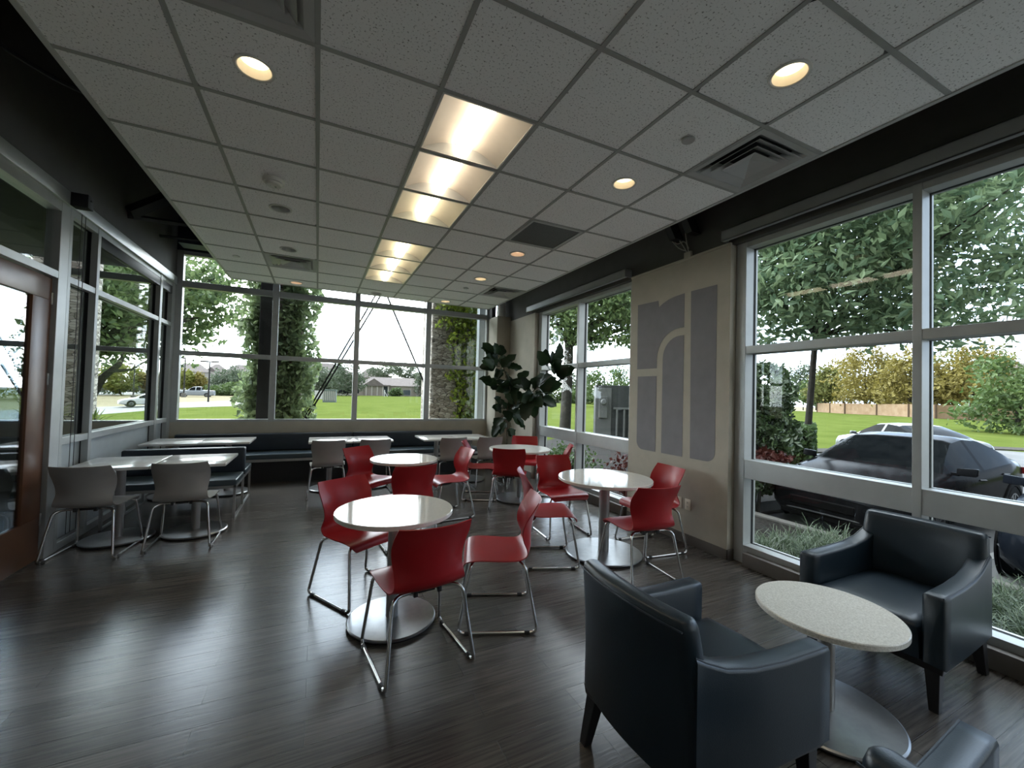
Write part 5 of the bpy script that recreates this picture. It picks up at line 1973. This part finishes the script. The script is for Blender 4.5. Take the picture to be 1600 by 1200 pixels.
far_car('suv_car', 'pale blue grey SUV at the left of the far car park', 'suv', 163, 612, 102, N(10), M_carpale)
far_car('suv_car', 'pale SUV between the SUV and the pickup, partly hidden by a light pole', 'suv', 219, 612.5, 100, N(185), M_carsilver)
far_car('pickup_truck', 'pale blue grey pickup in the far car park, left of the tall light pole', 'pickup', 306, 615.5, 92, N(180), M_carpale)
far_car('sedan_car', 'white sedan driving on the road beyond the lawn', 'sedan', 228, 636, 62, N(205), M_carwhite)
far_car('suv_car', 'white car far behind the pickup at the left frame', 'suv', 279, 609, 125, N(0), M_carwhite)
far_car('sedan_car', 'white car in the far row behind the SUV', 'sedan', 145, 607.5, 130, N(0), M_carwhite)
far_car('sedan_car', 'white sedan beside the ivy column, beyond the utility boxes', 'sedan', 472, 617, 105, N(90), M_carwhite)
far_car('suv_car', 'dark car under the round grey green tree', 'suv', 545, 616, 110, N(175), M_carblue)

# ---- wooden fence
FP = [hray(px, R, py) for px, R, py in ((1277, 106, 643.5), (1320, 95, 646), (1370, 89.5, 648.8), (1420, 83, 651), (1462, 79, 653.6), (1515, 82, 656), (1568, 86, 658), (1640, 91, 661), (1720, 98, 663))]
HT = 1.82
t = thing('wooden_fence', 'long cedar board fence across the back of the lawn', 'fence', tuple(FP[4]))
o = FP[4]
seg = []
for a, b in zip(FP, FP[1:]):
    n_ = max(1, round((b - a).length / 5.2))
    for q in range(n_):
        seg.append((a.lerp(b, q / n_), a.lerp(b, (q + 1) / n_)))
for a, b in seg:
    bm = B()
    d = (b - a).normalized()
    s = Vector((-d.y, d.x, 0)) * .04
    z = Vector((0, 0, HT))
    zz = Vector((0, 0, -.3))
    hexa(bm, [a - o - s + zz, b - o - s + zz, b - o + s + zz, a - o + s + zz], [a - o - s + z, b - o - s + z, b - o + s + z, a - o + s + z])
    part('board_panel', bm, M_fence, t, 0)
    bm = B()
    c = a - o - Vector((a.x, a.y, 0)).normalized() * .12
    box(bm, (c.x - .10, c.y - .10, c.z - .3), (c.x + .10, c.y + .10, c.z + HT + .06))
    part('post', bm, M_fpost, t, 0)


# ---- houses
def house(label, px0, px1, R, py_base, py_eave, py_ridge, ridge0=.25, ridge1=.75, depth=12, wall=M_house, wins=(), gables=(), porch=()):
    a, b = hray(px0, R, py_base), hray(px1, R, py_base)
    b.z = a.z
    mid = (a + b) / 2
    e = hray((px0 + px1) / 2, R, py_eave).z
    r = hray((px0 + px1) / 2, R, py_ridge).z
    d = (b - a)
    d.z = 0
    W = d.length
    rz = math.atan2(d.y, d.x)
    t = thing('house', label, 'house', (mid.x, mid.y, mid.z), rz, 'buildings beyond the lawn')
    ze, zr = e - mid.z, r - mid.z
    hx = W / 2
    part('walls', box(B(), (-hx, 0, -2), (hx, depth, ze)), wall, t, 0)
    bm = B()
    ov = .5
    hexa(bm, [(-hx - ov, -ov, ze - .05), (hx + ov, -ov, ze - .05), (hx + ov, depth + ov, ze - .05), (-hx - ov, depth + ov, ze - .05)],
         [(-hx + W * ridge0, depth * .48, zr), (-hx + W * ridge1, depth * .48, zr), (-hx + W * ridge1, depth * .52, zr), (-hx + W * ridge0, depth * .52, zr)])
    part('roof', bm, M_roof, t, 0)
    for u, w, z0, z1 in wins:
        bm = B()
        x = -hx + W * u
        box(bm, (x - w / 2, -.08, ze * z0), (x + w / 2, .1, ze * z1))
        f = part('window', bm, M_winbl, t, 0)
        bm = B()
        for q in (x - w / 2 - .08, x + w / 2):
            box(bm, (q, -.12, ze * z0 - .08), (q + .08, .05, ze * z1 + .08))
        box(bm, (x - w / 2, -.12, ze * z1), (x + w / 2, .05, ze * z1 + .08)); box(bm, (x - w / 2, -.12, ze * z0 - .08), (x + w / 2, .05, ze * z0))
        part('window_frame', bm, M_house, f, 0)
    for u0, u1, top in gables:
        x0, x1 = -hx + W * u0, -hx + W * u1
        bm = B()
        prism(bm, [(x0, ze), (x1, ze), ((x0 + x1) / 2, ze + (zr - ze) * top)], lambda x, z: (x, -1.2, z), lambda x, z: (x, depth * .45, z))
        part('gable_roof', bm, M_roof, t, 0)
        part('gable_wall', box(B(), (x0 + .3, -.9, -2), (x1 - .3, .2, ze)), wall, t, 0)
    for u in porch:
        x = -hx + W * u
        part('porch_column', box(B(), (x - .18, -1.1, -2), (x + .18, -.74, ze)), M_house, t, 0)
        if u == porch[0]:
            xl = -hx + W * porch[-1]
            part('porch_wall', box(B(), (x, -.06, 0), (xl, .06, ze)), M_winbl, t, 0)
            part('porch_roof', box(B(), (x - .6, -1.4, ze - .25), (xl + .6, .1, ze + .1)), M_roof, t, 0)
    return t


house('two storey pale house with a brown roof beyond the car park, leftmost', 268, 326, 140, 606, 580.5, 566.5, .3, .75, wins=((.25, 2.2, .5, .85), (.55, 1.6, .5, .85), (.3, 2.6, .05, .35)))
house('two storey pale house behind the tall light pole', 318, 356, 168, 607, 581, 567.5, .45, .6, wins=((.5, 2.2, .5, .8),), gables=((.05, .5, .5),))
house('pale house whose roof rises towards the ivy column', 350, 412, 190, 607, 581, 569, .3, .7, wins=((.25, 2.4, .5, .8),))
house('white house with a long brown roof right of the ivy column', 470, 556, 170, 612, 584, 566.5, .15, .55, wins=((.25, 2.4, .5, .8), (.5, 2.2, .5, .8)))
house('house with a peaked brown roof behind the low tan building', 556, 612, 180, 612, 590, 575, .3, .6)
house('house roof peeking out right of the far trees', 640, 690, 180, 612, 592, 582, .2, .8)
house('low tan building with a grey brown roof at the end of the lawn', 557, 662, 121, 617.5, 602.5, 589, .2, .86, depth=14, wall=M_house2, wins=((.74, 2.0, .1, .62),), gables=((.10, .40, .75),), porch=(.14, .22, .30, .38, .46))
house('grey house behind the trees at the right edge', 1560, 1640, 150, 652, 600, 565, .3, .6, wall=M_house2)


# ---- light poles, utility boxes
def light_pole(label, px, R, py0, py1, head=1.6):
    b = hray(px, R, py0)
    top = hray(px, R, py1).z - b.z
    t = thing('light_pole', label, 'street light', tuple(b), 0, 'car park light poles')
    bm = B()
    tube(bm, [(0, 0, -.3), (0, 0, top)], [.11, .08], 10)
    part('pole', bm, M_pole, t)
    bm = B()
    lathe(bm, [(0, -.3), (.32, -.3), (.32, .45), (0, .5)], 16)
    part('pole_base', bm, M_curb, t)
    if head:
        bm = B()
        for s in (-1, 1):
            box(bm, (s * .15, -.22, top - .05), (s * head * .62, .22, top + .14), .02)
        box(bm, (-.2, -.05, top), (.2, .05, top + .08))
        part('lamp_head', bm, M_pole, t, 0)


light_pole('tall car park light pole in front of the pale houses', 325, 66, 634, 565.5)
light_pole('car park light pole in front of the pale SUV', 208, 90, 622, 569, 1.4)
light_pole('thin pole at the left frame of the far glazing, left of the pickup', 287, 88, 618.5, 560, 0)

b = hray(515, 62, 627)
t = thing('utility_box', 'green slatted utility box standing on the lawn', 'utility box', tuple(b), -.1)
part('cabinet', box(B(), (-.85, -.6, -.2), (.85, .6, 1.5), .04), M_util, t, 0)
for k in range(7):
    part('rib', box(B(), (-.78 + k * .235, -.64, .1), (-.68 + k * .235, -.59, 1.4)), M_house, t, 0)
part('lid', box(B(), (-.9, -.66, 1.5), (.9, .66, 1.62), .03), M_util, t, 0)
for px, lab in ((497, 'white utility box left of the green slatted one'), (504, 'small white utility box touching the green slatted one')):
    b = hray(px, 78, 622)
    t = thing('utility_box', lab, 'utility box', tuple(b), 0)
    part('cabinet', box(B(), (-.55, -.5, -.2), (.55, .5, 1.15), .04), M_carwhite, t, 0)
    part('lid', box(B(), (-.6, -.55, 1.15), (.6, .55, 1.25), .03), M_carwhite, t, 0)
b = hray(601, 108, 620)
t = thing('lawn_sign', 'small white leaning sign on the far lawn before the tan building', 'sign', tuple(b))
bm = B()
hexa(bm, [(-.18, -.05, -.1), (.0, -.05, -.1), (.0, .05, -.1), (-.18, .05, -.1)], [(-.22, -.05, 1.7), (.05, -.05, 1.7), (.05, .05, 1.7), (-.22, .05, 1.7)])
part('board', bm, M_carwhite, t, 0)
bm = B()
tube(bm, [(.02, 0, 1.2), (.75, 0, -.1)], .09, 6)
part('strut', bm, M_carwhite, t)

# electric meter cabinet on the lawn outside the window behind the tables
mb = hray(942, 17.6, 681)
t = thing('meter_cabinet', 'grey electric meter cabinet with pipes outside the window behind the tables', 'utility cabinet', (mb.x, mb.y, -.42), -.52)
part('cabinet', box(B(), (-.32, 0, 0), (1.9, .7, 2.42), .02), M_cab, t, 0)
part('side_panel', box(B(), (-.34, -.03, 0), (.32, .02, 2.30), .01), M_cab2, t, 0)
mbx = part('meter_box', box(B(), (-.20, -.14, 1.05), (.14, -.02, 1.95), .015), M_cab2, t, 0)
bm = B()
lathe(bm, [(0, 0), (.12, 0), (.12, .10), (.09, .15), (0, .16)], 24)
bmesh.ops.rotate(bm, verts=bm.verts[:], cent=(0, 0, 0), matrix=Matrix.Rotation(PI / 2, 3, 'X'))
bmesh.ops.translate(bm, verts=bm.verts[:], vec=(-.03, -.14, 1.72))
part('meter', bm, M_meter, mbx)
for x in (.55, .85, 1.12, 1.38):
    bm = B()
    tube(bm, [(x, -.08, 0), (x, -.08, 1.45)], .045, 10)
    part('pipe', bm, M_cab2, t)
part('rail', box(B(), (.4, -.12, 1.42), (1.7, -.04, 1.5), .01), M_cab2, t, 0)
